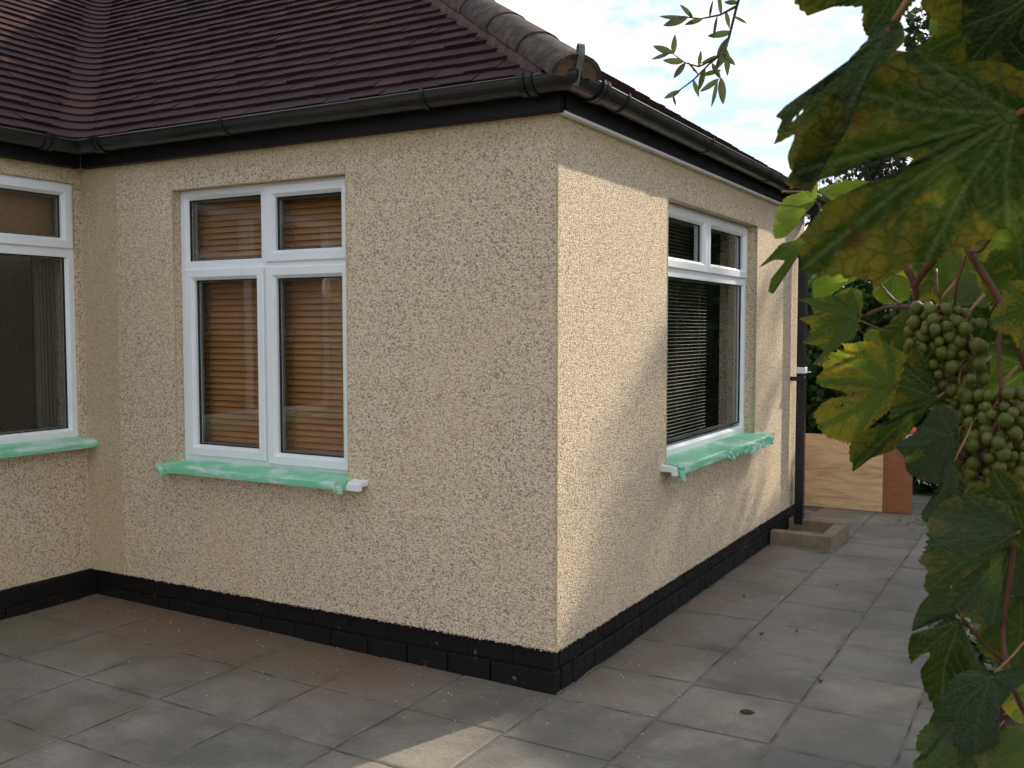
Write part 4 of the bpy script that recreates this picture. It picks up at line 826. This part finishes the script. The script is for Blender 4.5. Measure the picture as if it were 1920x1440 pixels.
# ------------------------------------------------------------------ grape vine
def vine_leaf(seed, cup=.2, droop=.25, holes=0, wave=.05, fold=0., sag=0.):
    rn = random.Random(seed); A = 216; NR = 13
    lob = [(0, 1.0, .50), (.98+rn.uniform(-.06, .06), .88+rn.uniform(-.05, .05), .44), (-.98+rn.uniform(-.06, .06), .88+rn.uniform(-.05, .05), .44), (1.92, .66, .50), (-1.92, .66, .50), (2.55, .46, .4), (-2.55, .46, .4)]
    th = np.linspace(-math.pi, math.pi, A, endpoint=False)
    r0 = np.full(A, .40)
    for a, L, w in lob: r0 = np.maximum(r0, L*(1-np.clip(np.abs(th-a)/(w*1.9), 0, 1)**1.5*.62)*np.where(np.abs(th-a) < w*1.9, 1, 0))
    r0 = np.convolve(np.r_[r0[-3:], r0, r0[:3]], np.ones(5)/5, 'same')[3:-3]
    ph = th*20/math.pi*1.5 + .8*np.sin(th*3+seed); saw = (ph % 1); r0 = r0*(1 + .11*(np.where(saw < .65, saw/.65, (1-saw)/.35)-.5)*(.7+.3*np.sin(th*7+seed)))
    r0 *= np.where(np.abs(th) > 2.85, .35+.65*(math.pi-np.abs(th))/.29, 1)
    fr = (np.arange(1, NR+1)/NR)**.85
    X = np.outer(fr, r0*np.cos(th)); Y = np.outer(fr, r0*np.sin(th)); E_ = np.repeat(fr[:, None], A, 1)
    # veins: five main, each with side veins
    segs = []; main = []
    for a, L, w in lob[:5]:
        tip = np.array([math.cos(a), math.sin(a)])*L*.98; main.append((np.zeros(2), tip))
        for k in range(1, 6):
            t = k/6.5; q = tip*t
            for sg in (-1, 1): aa = a + sg*.75; segs.append((q, q + np.array([math.cos(aa), math.sin(aa)])*L*.42*(1-t*.75)))
    Pn = np.stack([X.ravel(), Y.ravel()], 1)
    def dist(S):
        d = np.full(len(Pn), 9.)
        for a, b_ in S:
            ab = b_-a; t = np.clip(((Pn-a)@ab)/(ab@ab), 0, 1); d = np.minimum(d, np.linalg.norm(Pn-a-t[:, None]*ab, axis=1))
        return d
    dm, ds = dist(main), dist(segs)
    vein = np.maximum(np.exp(-(dm/.017)**2), .55*np.exp(-(ds/.011)**2)); gap = np.clip(np.minimum(dm/.13, (ds+.03)/.075), 0, 1)
    rr = np.hypot(Pn[:, 0], Pn[:, 1]); Z = -cup*rr**2 + .035*gap*np.minimum(rr*3, 1) + wave*rr*np.sin(np.arctan2(Pn[:, 1], Pn[:, 0])*6+seed) - droop*np.clip(Pn[:, 0], 0, 2)**2 + .03*np.sin(Pn[:, 0]*9+seed)*rr
    Yp = Pn[:, 1].copy(); Xp = Pn[:, 0].copy()
    if fold:      # one half folded back over the midrib
        s_ = np.clip(Yp-.05, 0, 2); Z = Z + s_*math.sin(fold); Yp = np.where(Yp > .05, .05+s_*math.cos(fold), Yp)
    V = np.vstack([[0, 0, 0], np.stack([Xp, Yp, Z], 1)])
    Fc = [(0, 1+j, 1+(j+1) % A) for j in range(A) if not j == A-1]
    hp = [(rn.uniform(.3, .8), rn.uniform(-.5, .5), rn.uniform(.018, .034)) for _ in range(holes)]
    for i in range(NR-1):
        for j in range(A-1):
            a = 1+i*A+j; c = V[a]
            if any((c[0]-x)**2+(c[1]-y)**2 < r_*r_ for x, y, r_ in hp): continue
            Fc.append((a, a+A, a+A+1, a+1))
    me = bpy.data.meshes.new('vine_leaf'); me.from_pydata(V.tolist(), [], Fc); me.update(); me.materials.append(M['vine'])
    me.polygons.foreach_set('use_smooth', [True]*len(me.polygons))
    for nm, dat in (('vein', np.r_[1, vein]), ('gap', np.r_[0, gap]), ('rim', np.r_[0, E_.ravel()])):
        at_ = me.attributes.new(nm, 'FLOAT', 'POINT'); at_.data.foreach_set('value', dat.astype(np.float32))
    return me
VL = [vine_leaf(1, .15, .10), vine_leaf(2, .25, .3, 0, .07), vine_leaf(3, .1, .2, 9, .06), vine_leaf(4, .3, .15, 0, .09), vine_leaf(5, .2, .4, 2, .08, 1.9), vine_leaf(6, .05, .25, 0, .05, 1.2), vine_leaf(8, .2, .15, 3, .07)]
m = MB(); m.tube([(0, 0, 0), (-.16, .01, -.03), (-.38, .03, -.13), (-.6, .03, -.3)], [.014, .013, .014, .019], 6); PET = m.mesh('petiole', M['petiole']); PET.polygons.foreach_set('use_smooth', [True]*len(PET.polygons))
vine = empty('grape_vine', (2.12, -2.3, 0)); tag(vine, 'grape vine with yellowing leaves and green grapes filling the right side', 'grape vine')
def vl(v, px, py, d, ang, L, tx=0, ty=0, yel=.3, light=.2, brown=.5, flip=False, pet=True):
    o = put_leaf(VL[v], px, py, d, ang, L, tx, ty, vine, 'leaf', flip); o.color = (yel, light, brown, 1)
    if pet: q = bpy.data.objects.new('petiole', PET); COL.objects.link(q); q.parent = o
    return o
def traced(outline, jn, d, box, yel, light, brown=.5, tilt=(0, 0), cup=.18, wave=.05, teeth=.035, holes=(), seed=0, flip=False):
    """one vine leaf from its outline: box = (x0, y0, scale) of the picture the points were read in; d metres away,
    cupped, rippled and tilted in depth; built in units of its own length round the petiole junction"""
    rn = random.Random(seed); x0, y0, k = box; J = np.array([x0+jn[0]/k, y0+jn[1]/k]); O = np.array([[x0+a/k, y0+b_/k] for a, b_ in outline]) - J; O[:, 1] *= -1
    L = np.linalg.norm(O, axis=1).max(); O = O/L; S = L*d/F
    # resample with rounded corners, then cut teeth into the edge
    n = len(O); P = []
    for i in range(n):
        a, b_, c, e = O[i-1], O[i], O[(i+1) % n], O[(i+2) % n]; m_ = max(2, int(np.linalg.norm(c-b_)/.012))
        for q in range(m_): t = q/m_; cr_ = .5*((2*b_)+(c-a)*t+(2*a-5*b_+4*c-e)*t*t+(3*b_-a-3*c+e)*t**3); P.append(.45*cr_+.55*(b_*(1-t)+c*t))
    P = np.array(P); A = len(P); arc = np.r_[0, np.cumsum(np.linalg.norm(np.diff(P, axis=0), axis=1))]
    w = arc/.062; w = w + .5*np.sin(w*.7+seed); sw = w % 1; tooth = np.where(sw < .68, sw/.68, (1-sw)/.32)-.4
    nr = P/np.maximum(np.linalg.norm(P, axis=1), .05)[:, None]; P = P + nr*(tooth*(teeth*1.7)*(.6+.4*np.sin(arc*9+seed)))[:, None]
    NR = 26; fr = (np.arange(1, NR+1)/NR)**.8; G = (fr[:, None, None]*P[None]).reshape(-1, 2); E_ = np.repeat(fr[:, None], A, 1).ravel()
    r_ = np.linalg.norm(P, axis=1); tips = []
    for i in np.argsort(-r_):
        if r_[i] < .35 or len(tips) >= 6: break
        if all(abs((math.atan2(P[i][1], P[i][0])-math.atan2(P[j][1], P[j][0])+math.pi) % (2*math.pi)-math.pi) > .42 for j in tips): tips.append(i)
    main, segs = [], []
    for i in tips:
        tp = P[i]*.97; bend = np.array([-tp[1], tp[0]])*rn.uniform(-.06, .06); mid = tp*.5+bend; main += [(np.zeros(2), mid), (mid, tp)]; a0 = math.atan2(tp[1], tp[0]); l_ = np.linalg.norm(tp)
        for q in range(1, 7):
            t = q/7.5; p0 = tp*t + bend*4*t*(1-t)
            for sg in (-1, 1): aa = a0 + sg*rn.uniform(.6, .85); segs.append((p0, p0 + np.array([math.cos(aa), math.sin(aa)])*l_*.4*(1-t*.7)))
    def dist(Sg):
        dd = np.full(len(G), 9.)
        for a, b_ in Sg: ab = b_-a; t = np.clip(((G-a)@ab)/(ab@ab), 0, 1); dd = np.minimum(dd, np.linalg.norm(G-a-t[:, None]*ab, axis=1))
        return dd
    dm, ds = dist(main), dist(segs); vein = np.maximum(np.exp(-(dm/.011)**2), .55*np.exp(-(ds/.009)**2)); gap = np.clip(np.minimum(dm/.12, (ds+.03)/.075), 0, 1)
    rr = np.linalg.norm(G, axis=1); th = np.arctan2(G[:, 1], G[:, 0])
    Z = tilt[0]*G[:, 0] + tilt[1]*G[:, 1] - cup*rr**2 + .03*gap*np.minimum(rr*3, 1) + 1.5*wave*rr*np.sin(th*5+seed*1.7) + wave*.5*rr*rr*np.sin(G[:, 0]*11+G[:, 1]*7+seed)
    V = np.vstack([[0, 0, 0], np.c_[G, Z]]); Fc = [(0, 1+j, 1+(j+1) % A) for j in range(A)]; hp = [((x0+a/k-J[0])/L, -(y0+b_/k-J[1])/L, q/k/L) for a, b_, q in holes]
    for i in range(NR-1):
        for j in range(A):
            a, b_ = 1+i*A+j, 1+i*A+(j+1) % A; c = (V[a]+V[b_+A])/2
            if any((c[0]-x)**2+(c[1]-y)**2 < q*q for x, y, q in hp): continue
            Fc.append((a, a+A, b_+A, b_))
    if flip: Fc = [tuple(reversed(f)) for f in Fc]
    me = bpy.data.meshes.new('vine_leaf'); me.from_pydata(V.tolist(), [], Fc); me.update(); me.materials.append(M['vine']); me.polygons.foreach_set('use_smooth', [True]*len(me.polygons))
    for nm, dat in (('vein', np.r_[1, vein]), ('gap', np.r_[0, gap]), ('rim', np.r_[0, E_])): me.attributes.new(nm, 'FLOAT', 'POINT').data.foreach_set('value', dat.astype(np.float32))
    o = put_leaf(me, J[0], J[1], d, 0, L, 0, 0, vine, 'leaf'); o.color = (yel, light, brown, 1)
    ax = -P[np.argmax(r_)]; q = bpy.data.objects.new('petiole', PET); COL.objects.link(q); q.parent = o; q.rotation_euler = (0, 0, math.atan2(-ax[1], -ax[0])); return o
C2, C4, C8 = (1358, 0, 2.0), (1358, 720, 2.0), (1520, 600, 3.4275)
# big leaves over the top right corner
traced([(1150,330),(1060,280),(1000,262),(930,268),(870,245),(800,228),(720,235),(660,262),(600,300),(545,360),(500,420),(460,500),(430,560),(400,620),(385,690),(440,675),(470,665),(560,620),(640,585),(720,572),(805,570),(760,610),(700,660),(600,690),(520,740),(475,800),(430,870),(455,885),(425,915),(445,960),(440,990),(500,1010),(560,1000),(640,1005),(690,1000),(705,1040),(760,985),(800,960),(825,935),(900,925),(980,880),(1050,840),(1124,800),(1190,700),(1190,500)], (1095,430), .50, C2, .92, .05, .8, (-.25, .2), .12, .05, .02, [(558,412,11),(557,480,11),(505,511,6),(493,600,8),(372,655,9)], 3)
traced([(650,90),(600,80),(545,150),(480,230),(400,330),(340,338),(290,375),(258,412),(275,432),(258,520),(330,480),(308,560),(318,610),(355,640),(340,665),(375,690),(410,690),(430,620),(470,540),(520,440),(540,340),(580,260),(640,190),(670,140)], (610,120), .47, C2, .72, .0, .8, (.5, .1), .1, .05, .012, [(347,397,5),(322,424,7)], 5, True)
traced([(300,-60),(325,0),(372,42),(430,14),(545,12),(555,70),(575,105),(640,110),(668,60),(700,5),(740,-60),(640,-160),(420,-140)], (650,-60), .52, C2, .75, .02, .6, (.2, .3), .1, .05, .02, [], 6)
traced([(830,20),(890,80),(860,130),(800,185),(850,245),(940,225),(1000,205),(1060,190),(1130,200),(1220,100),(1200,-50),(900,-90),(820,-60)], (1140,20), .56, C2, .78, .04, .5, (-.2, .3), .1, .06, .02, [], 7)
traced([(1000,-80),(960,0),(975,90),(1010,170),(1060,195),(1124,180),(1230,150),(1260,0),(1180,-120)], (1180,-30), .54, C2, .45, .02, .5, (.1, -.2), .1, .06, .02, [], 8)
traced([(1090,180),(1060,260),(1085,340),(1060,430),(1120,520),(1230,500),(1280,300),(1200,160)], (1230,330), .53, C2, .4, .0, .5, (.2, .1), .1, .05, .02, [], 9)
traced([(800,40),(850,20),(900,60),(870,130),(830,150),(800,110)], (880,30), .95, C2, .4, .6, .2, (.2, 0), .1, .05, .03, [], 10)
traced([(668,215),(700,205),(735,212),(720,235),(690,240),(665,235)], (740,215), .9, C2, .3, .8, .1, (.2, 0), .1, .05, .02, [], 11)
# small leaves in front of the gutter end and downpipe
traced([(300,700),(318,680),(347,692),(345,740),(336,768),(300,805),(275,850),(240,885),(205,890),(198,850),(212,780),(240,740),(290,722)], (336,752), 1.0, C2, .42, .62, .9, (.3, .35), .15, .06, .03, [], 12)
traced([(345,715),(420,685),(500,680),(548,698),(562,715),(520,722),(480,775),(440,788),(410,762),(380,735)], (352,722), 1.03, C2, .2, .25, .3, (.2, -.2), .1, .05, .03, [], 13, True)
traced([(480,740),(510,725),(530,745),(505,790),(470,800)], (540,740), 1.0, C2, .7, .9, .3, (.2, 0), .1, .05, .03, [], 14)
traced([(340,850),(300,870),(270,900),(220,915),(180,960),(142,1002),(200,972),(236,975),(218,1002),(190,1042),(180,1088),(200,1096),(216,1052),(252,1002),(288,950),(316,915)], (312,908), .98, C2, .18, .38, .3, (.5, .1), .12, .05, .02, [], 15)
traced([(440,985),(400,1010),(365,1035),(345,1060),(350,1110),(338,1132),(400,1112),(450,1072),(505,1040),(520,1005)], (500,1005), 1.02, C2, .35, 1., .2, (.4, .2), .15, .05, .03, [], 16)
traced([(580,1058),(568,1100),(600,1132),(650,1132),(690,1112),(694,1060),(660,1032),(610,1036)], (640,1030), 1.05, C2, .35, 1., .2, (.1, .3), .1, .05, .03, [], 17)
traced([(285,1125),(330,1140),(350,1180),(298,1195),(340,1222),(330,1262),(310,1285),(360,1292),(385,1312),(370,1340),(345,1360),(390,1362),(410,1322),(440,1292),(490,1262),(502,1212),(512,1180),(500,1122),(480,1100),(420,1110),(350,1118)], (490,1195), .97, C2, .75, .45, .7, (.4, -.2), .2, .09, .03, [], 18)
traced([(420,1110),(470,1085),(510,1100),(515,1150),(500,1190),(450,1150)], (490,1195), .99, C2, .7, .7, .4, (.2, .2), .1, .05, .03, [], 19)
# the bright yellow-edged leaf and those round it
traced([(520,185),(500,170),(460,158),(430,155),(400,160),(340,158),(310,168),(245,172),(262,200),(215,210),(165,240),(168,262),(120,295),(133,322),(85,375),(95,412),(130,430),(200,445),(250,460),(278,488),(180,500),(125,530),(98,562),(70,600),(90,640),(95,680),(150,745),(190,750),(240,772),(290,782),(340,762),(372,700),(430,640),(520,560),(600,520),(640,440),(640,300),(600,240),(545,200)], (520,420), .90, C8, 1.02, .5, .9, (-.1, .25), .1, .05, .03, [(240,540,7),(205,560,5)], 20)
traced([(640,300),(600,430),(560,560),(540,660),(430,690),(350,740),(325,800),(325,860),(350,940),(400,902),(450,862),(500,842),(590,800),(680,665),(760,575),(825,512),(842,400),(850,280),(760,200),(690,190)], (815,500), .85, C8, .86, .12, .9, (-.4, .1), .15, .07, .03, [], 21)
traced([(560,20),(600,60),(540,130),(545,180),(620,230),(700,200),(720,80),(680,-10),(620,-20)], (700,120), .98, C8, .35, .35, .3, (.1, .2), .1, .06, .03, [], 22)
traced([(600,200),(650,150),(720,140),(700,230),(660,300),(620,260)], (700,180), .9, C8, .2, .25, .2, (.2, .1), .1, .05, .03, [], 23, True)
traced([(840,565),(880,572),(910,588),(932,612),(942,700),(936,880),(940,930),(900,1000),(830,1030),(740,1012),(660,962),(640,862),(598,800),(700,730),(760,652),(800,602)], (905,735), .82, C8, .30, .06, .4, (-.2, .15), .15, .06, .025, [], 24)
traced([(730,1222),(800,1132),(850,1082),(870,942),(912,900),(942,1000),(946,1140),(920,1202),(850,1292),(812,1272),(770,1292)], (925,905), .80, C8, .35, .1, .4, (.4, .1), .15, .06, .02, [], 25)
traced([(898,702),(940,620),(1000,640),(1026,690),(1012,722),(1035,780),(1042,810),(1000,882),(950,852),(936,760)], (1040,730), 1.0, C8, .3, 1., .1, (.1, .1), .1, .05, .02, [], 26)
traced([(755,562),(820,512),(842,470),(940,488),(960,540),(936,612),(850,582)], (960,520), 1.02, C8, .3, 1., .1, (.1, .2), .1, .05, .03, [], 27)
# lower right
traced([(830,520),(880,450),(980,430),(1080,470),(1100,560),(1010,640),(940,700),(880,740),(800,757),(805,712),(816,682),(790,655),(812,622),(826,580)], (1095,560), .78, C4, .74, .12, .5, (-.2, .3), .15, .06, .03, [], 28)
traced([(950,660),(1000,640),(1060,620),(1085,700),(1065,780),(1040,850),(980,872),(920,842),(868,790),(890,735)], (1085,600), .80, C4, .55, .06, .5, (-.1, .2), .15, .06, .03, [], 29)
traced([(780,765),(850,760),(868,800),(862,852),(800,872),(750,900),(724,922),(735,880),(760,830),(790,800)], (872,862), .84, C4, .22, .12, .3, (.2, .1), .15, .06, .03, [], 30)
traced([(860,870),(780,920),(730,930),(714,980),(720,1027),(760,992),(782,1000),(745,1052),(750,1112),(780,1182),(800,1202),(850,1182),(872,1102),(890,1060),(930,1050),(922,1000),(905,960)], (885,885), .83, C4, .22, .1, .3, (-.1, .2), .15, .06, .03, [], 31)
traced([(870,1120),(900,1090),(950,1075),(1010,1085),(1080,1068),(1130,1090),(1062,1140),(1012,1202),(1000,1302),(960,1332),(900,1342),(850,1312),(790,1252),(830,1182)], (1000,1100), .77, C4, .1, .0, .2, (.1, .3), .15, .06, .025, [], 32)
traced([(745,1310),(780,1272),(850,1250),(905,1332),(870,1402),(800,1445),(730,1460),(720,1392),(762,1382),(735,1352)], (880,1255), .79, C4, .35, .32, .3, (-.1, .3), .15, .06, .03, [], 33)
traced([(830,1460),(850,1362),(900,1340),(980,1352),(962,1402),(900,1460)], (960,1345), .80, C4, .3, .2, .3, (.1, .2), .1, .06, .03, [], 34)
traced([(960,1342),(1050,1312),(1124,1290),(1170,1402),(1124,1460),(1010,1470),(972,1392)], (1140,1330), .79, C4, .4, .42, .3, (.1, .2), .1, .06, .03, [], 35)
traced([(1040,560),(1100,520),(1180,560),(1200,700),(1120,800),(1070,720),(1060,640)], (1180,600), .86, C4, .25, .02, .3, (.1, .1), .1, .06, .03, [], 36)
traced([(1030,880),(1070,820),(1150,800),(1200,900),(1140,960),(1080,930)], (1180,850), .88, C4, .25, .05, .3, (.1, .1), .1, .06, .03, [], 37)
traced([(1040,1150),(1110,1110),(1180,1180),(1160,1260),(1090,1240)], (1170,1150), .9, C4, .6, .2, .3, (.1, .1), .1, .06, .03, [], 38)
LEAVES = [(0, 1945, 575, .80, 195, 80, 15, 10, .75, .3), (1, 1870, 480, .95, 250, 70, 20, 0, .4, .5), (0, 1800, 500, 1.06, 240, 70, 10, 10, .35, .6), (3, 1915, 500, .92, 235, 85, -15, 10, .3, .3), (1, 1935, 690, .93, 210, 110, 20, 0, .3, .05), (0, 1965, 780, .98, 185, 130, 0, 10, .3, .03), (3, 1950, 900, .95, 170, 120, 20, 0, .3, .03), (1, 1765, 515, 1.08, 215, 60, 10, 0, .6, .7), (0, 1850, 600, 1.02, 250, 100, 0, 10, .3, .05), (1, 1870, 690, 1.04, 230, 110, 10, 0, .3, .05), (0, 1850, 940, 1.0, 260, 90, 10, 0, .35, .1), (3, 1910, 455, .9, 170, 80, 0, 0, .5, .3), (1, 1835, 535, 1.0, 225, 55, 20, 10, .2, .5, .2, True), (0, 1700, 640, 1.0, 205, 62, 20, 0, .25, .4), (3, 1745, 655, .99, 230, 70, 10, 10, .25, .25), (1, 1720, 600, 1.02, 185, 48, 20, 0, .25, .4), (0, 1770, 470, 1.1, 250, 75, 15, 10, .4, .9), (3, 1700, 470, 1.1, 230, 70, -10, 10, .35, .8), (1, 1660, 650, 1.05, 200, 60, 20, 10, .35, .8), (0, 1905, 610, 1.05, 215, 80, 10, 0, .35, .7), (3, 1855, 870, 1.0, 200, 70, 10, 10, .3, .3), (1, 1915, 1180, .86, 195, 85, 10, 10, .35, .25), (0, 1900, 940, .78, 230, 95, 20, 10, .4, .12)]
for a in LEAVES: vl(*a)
# canes
def cane(pts, r0, r1, name='stem'):
    P = [at(*p) for p in pts]; Q = []
    for i in range(len(P)-1):
        a, b_, c, d = P[max(i-1, 0)], P[i], P[i+1], P[min(i+2, len(P)-1)]
        for k in range(4): t = k/4; Q.append(.5*((2*b_) + (c-a)*t + (2*a-5*b_+4*c-d)*t*t + (3*b_-a-3*c+d)*t**3))
    Q.append(P[-1]); m = MB(); m.tube(Q, [.72*(r0+(r1-r0)*i/(len(Q)-1))*(1+.12*math.sin(i*1.9)) for i in range(len(Q))], 8); m.build(name, M['cane'], vine, True)
cane([(1980, 860, .86), (1915, 660, .84), (1872, 560, .84), (1835, 500, .84), (1812, 462, .84), (1795, 400, .86), (1830, 250, .8), (1900, 60, .75)], .0042, .0034)
cane([(1812, 470, .84), (1838, 470, .83), (1858, 445, .82), (1872, 425, .81)], .0022, .0014); cane([(1810, 480, .84), (1795, 530, .84), (1790, 570, .85)], .0020, .0014)
cane([(1890, 610, .84), (1872, 640, .83), (1880, 740, .82), (1895, 830, .82)], .0024, .0020); cane([(1700, 500, .93), (1718, 545, .93), (1712, 575, .94), (1690, 575, .95), (1650, 580, .97), (1600, 604, .98)], .0046, .0018)
cane([(1690, 572, .95), (1668, 555, .96), (1640, 520, .97), (1618, 505, .98)], .0022, .0014); cane([(1755, 505, .92), (1757, 545, .9), (1765, 560, .9)], .0018, .0015); cane([(1712, 540, .93), (1740, 500, .92), (1800, 440, .88)], .0045, .0042)
cane([(1515, 457, 1.0), (1570, 462, .98), (1650, 470, .95)], .0011, .0014); cane([(1527, 374, 1.02), (1545, 395, 1.01), (1590, 450, .98), (1660, 490, .95)], .0012, .0016)
cane([(1935, 920, .80), (1905, 990, .79), (1895, 1080, .8), (1880, 1180, .82), (1900, 1290, .82), (1960, 1400, .86)], .0024, .003); cane([(1790, 1140, .85), (1830, 1190, .86), (1880, 1240, .87), (1960, 1300, .9)], .0016, .002); cane([(1740, 745, .86), (1790, 760, .86), (1850, 790, .87)], .0022, .002)
m = MB(); m.tube([(2.12, -2.3, -.05), (2.1, -2.35, .6), (2.05, -2.5, 1.2), at(1980, 860, .86)], [.03, .024, .014, .005], 10); m.build('stem', M['bark'], vine, True)
m = MB(); m.tube([(2.1, -2.35, .6), (2.3, -1.6, 1.5), (2.35, -.8, 2.2), (2.4, .2, 2.6)], [.02, .014, .009, .004], 8); m.build('stem', M['bark'], vine, True)
# grape bunches
sp = MB()
for i in range(9):
    for j in range(14): pass
sp.grid([[(math.sin(math.pi*i/9)*math.cos(2*math.pi*j/14), math.sin(math.pi*i/9)*math.sin(2*math.pi*j/14), 1.06*math.cos(math.pi*i/9)) for j in range(15)] for i in range(10)])
GM = sp.mesh('grape', M['grape']); GM.polygons.foreach_set('use_smooth', [True]*len(GM.polygons))
def bunch(top, n, rx, hgt, seed, r_=.0068):
    rn = random.Random(seed); m = MB(); T = at(*top); m.tube([T + Vector((.012, .006, .02)), T + Vector((.003, 0, .008)), T, T - Vector((.004, 0, hgt*.5)), T - Vector((0, .004, hgt*.92))], [.0013, .0013, .0012, .0010, .0007], 6); pts = []; tries = 0
    while len(pts) < n and tries < 14000:
        tries += 1; t = rn.random(); prof = rx*(math.sin(math.pi*min(1, .18+t*.75))**.8)*(1-.45*t); a = rn.uniform(0, 6.283); q = T + Vector((math.cos(a)*prof*rn.uniform(.45, 1), math.sin(a)*prof*rn.uniform(.45, 1), -hgt*t))
        if all((q-k).length > r_*1.62 for k in pts): pts.append(q)
    for q in pts[::3]: m.tube([Vector((T.x, T.y, min(T.z, q.z+.012))), q], [.0009, .0008], 4, False)
    bu = m.build('grape_bunch', M['petiole'], vine, True, org=T)
    for q in pts:
        o = bpy.data.objects.new('grape', GM); link(o, bu, q); s_ = r_*rn.uniform(.74, 1.14); o.scale = (s_, s_, s_); o.rotation_euler = (rn.uniform(-.6, .6), rn.uniform(-.6, .6), rn.uniform(0, 6))
bunch((1762, 572, .86), 98, .028, .080, 1, .0047); bunch((1812, 600, .85), 40, .021, .09, 2, .0051); bunch((1872, 736, .83), 128, .032, .110, 3, .0050); bunch((1818, 780, .86), 30, .015, .05, 5, .0050)
# unseen vine leaves added right of the frame to shade the leaves in view
rn = random.Random(77); vm = MB(); pts = []
out = [(math.cos(a)*r_, math.sin(a)*r_) for a, r_ in ((0, 1), (.45, .62), (.95, .9), (1.45, .5), (1.95, .66), (2.7, .4), (3.14, .1), (-2.7, .4), (-1.95, .66), (-1.45, .5), (-.95, .9), (-.45, .62))]
for k in range(1500):
    p = Vector((rn.uniform(2.10, 2.75), rn.uniform(-3.3, 1.2), rn.uniform(.1, 2.75))) if k < 800 else Vector((rn.uniform(2.08, 2.6), rn.uniform(-3.0, -1.1), rn.uniform(1.9, 3.1))); s_ = rn.uniform(.05, .085)
    a = Vector((rn.gauss(0, 1), rn.gauss(0, 1), rn.gauss(-.6, .7))).normalized(); b_ = a.cross(Vector((rn.gauss(0, 1), rn.gauss(0, 1), rn.gauss(0, 1)))).normalized()
    vm.poly([p + a*u*s_ + b_*w*s_ for u, w in out])
tag(vm.build('shade_foliage', M['hedge'], vine), kind='stuff')
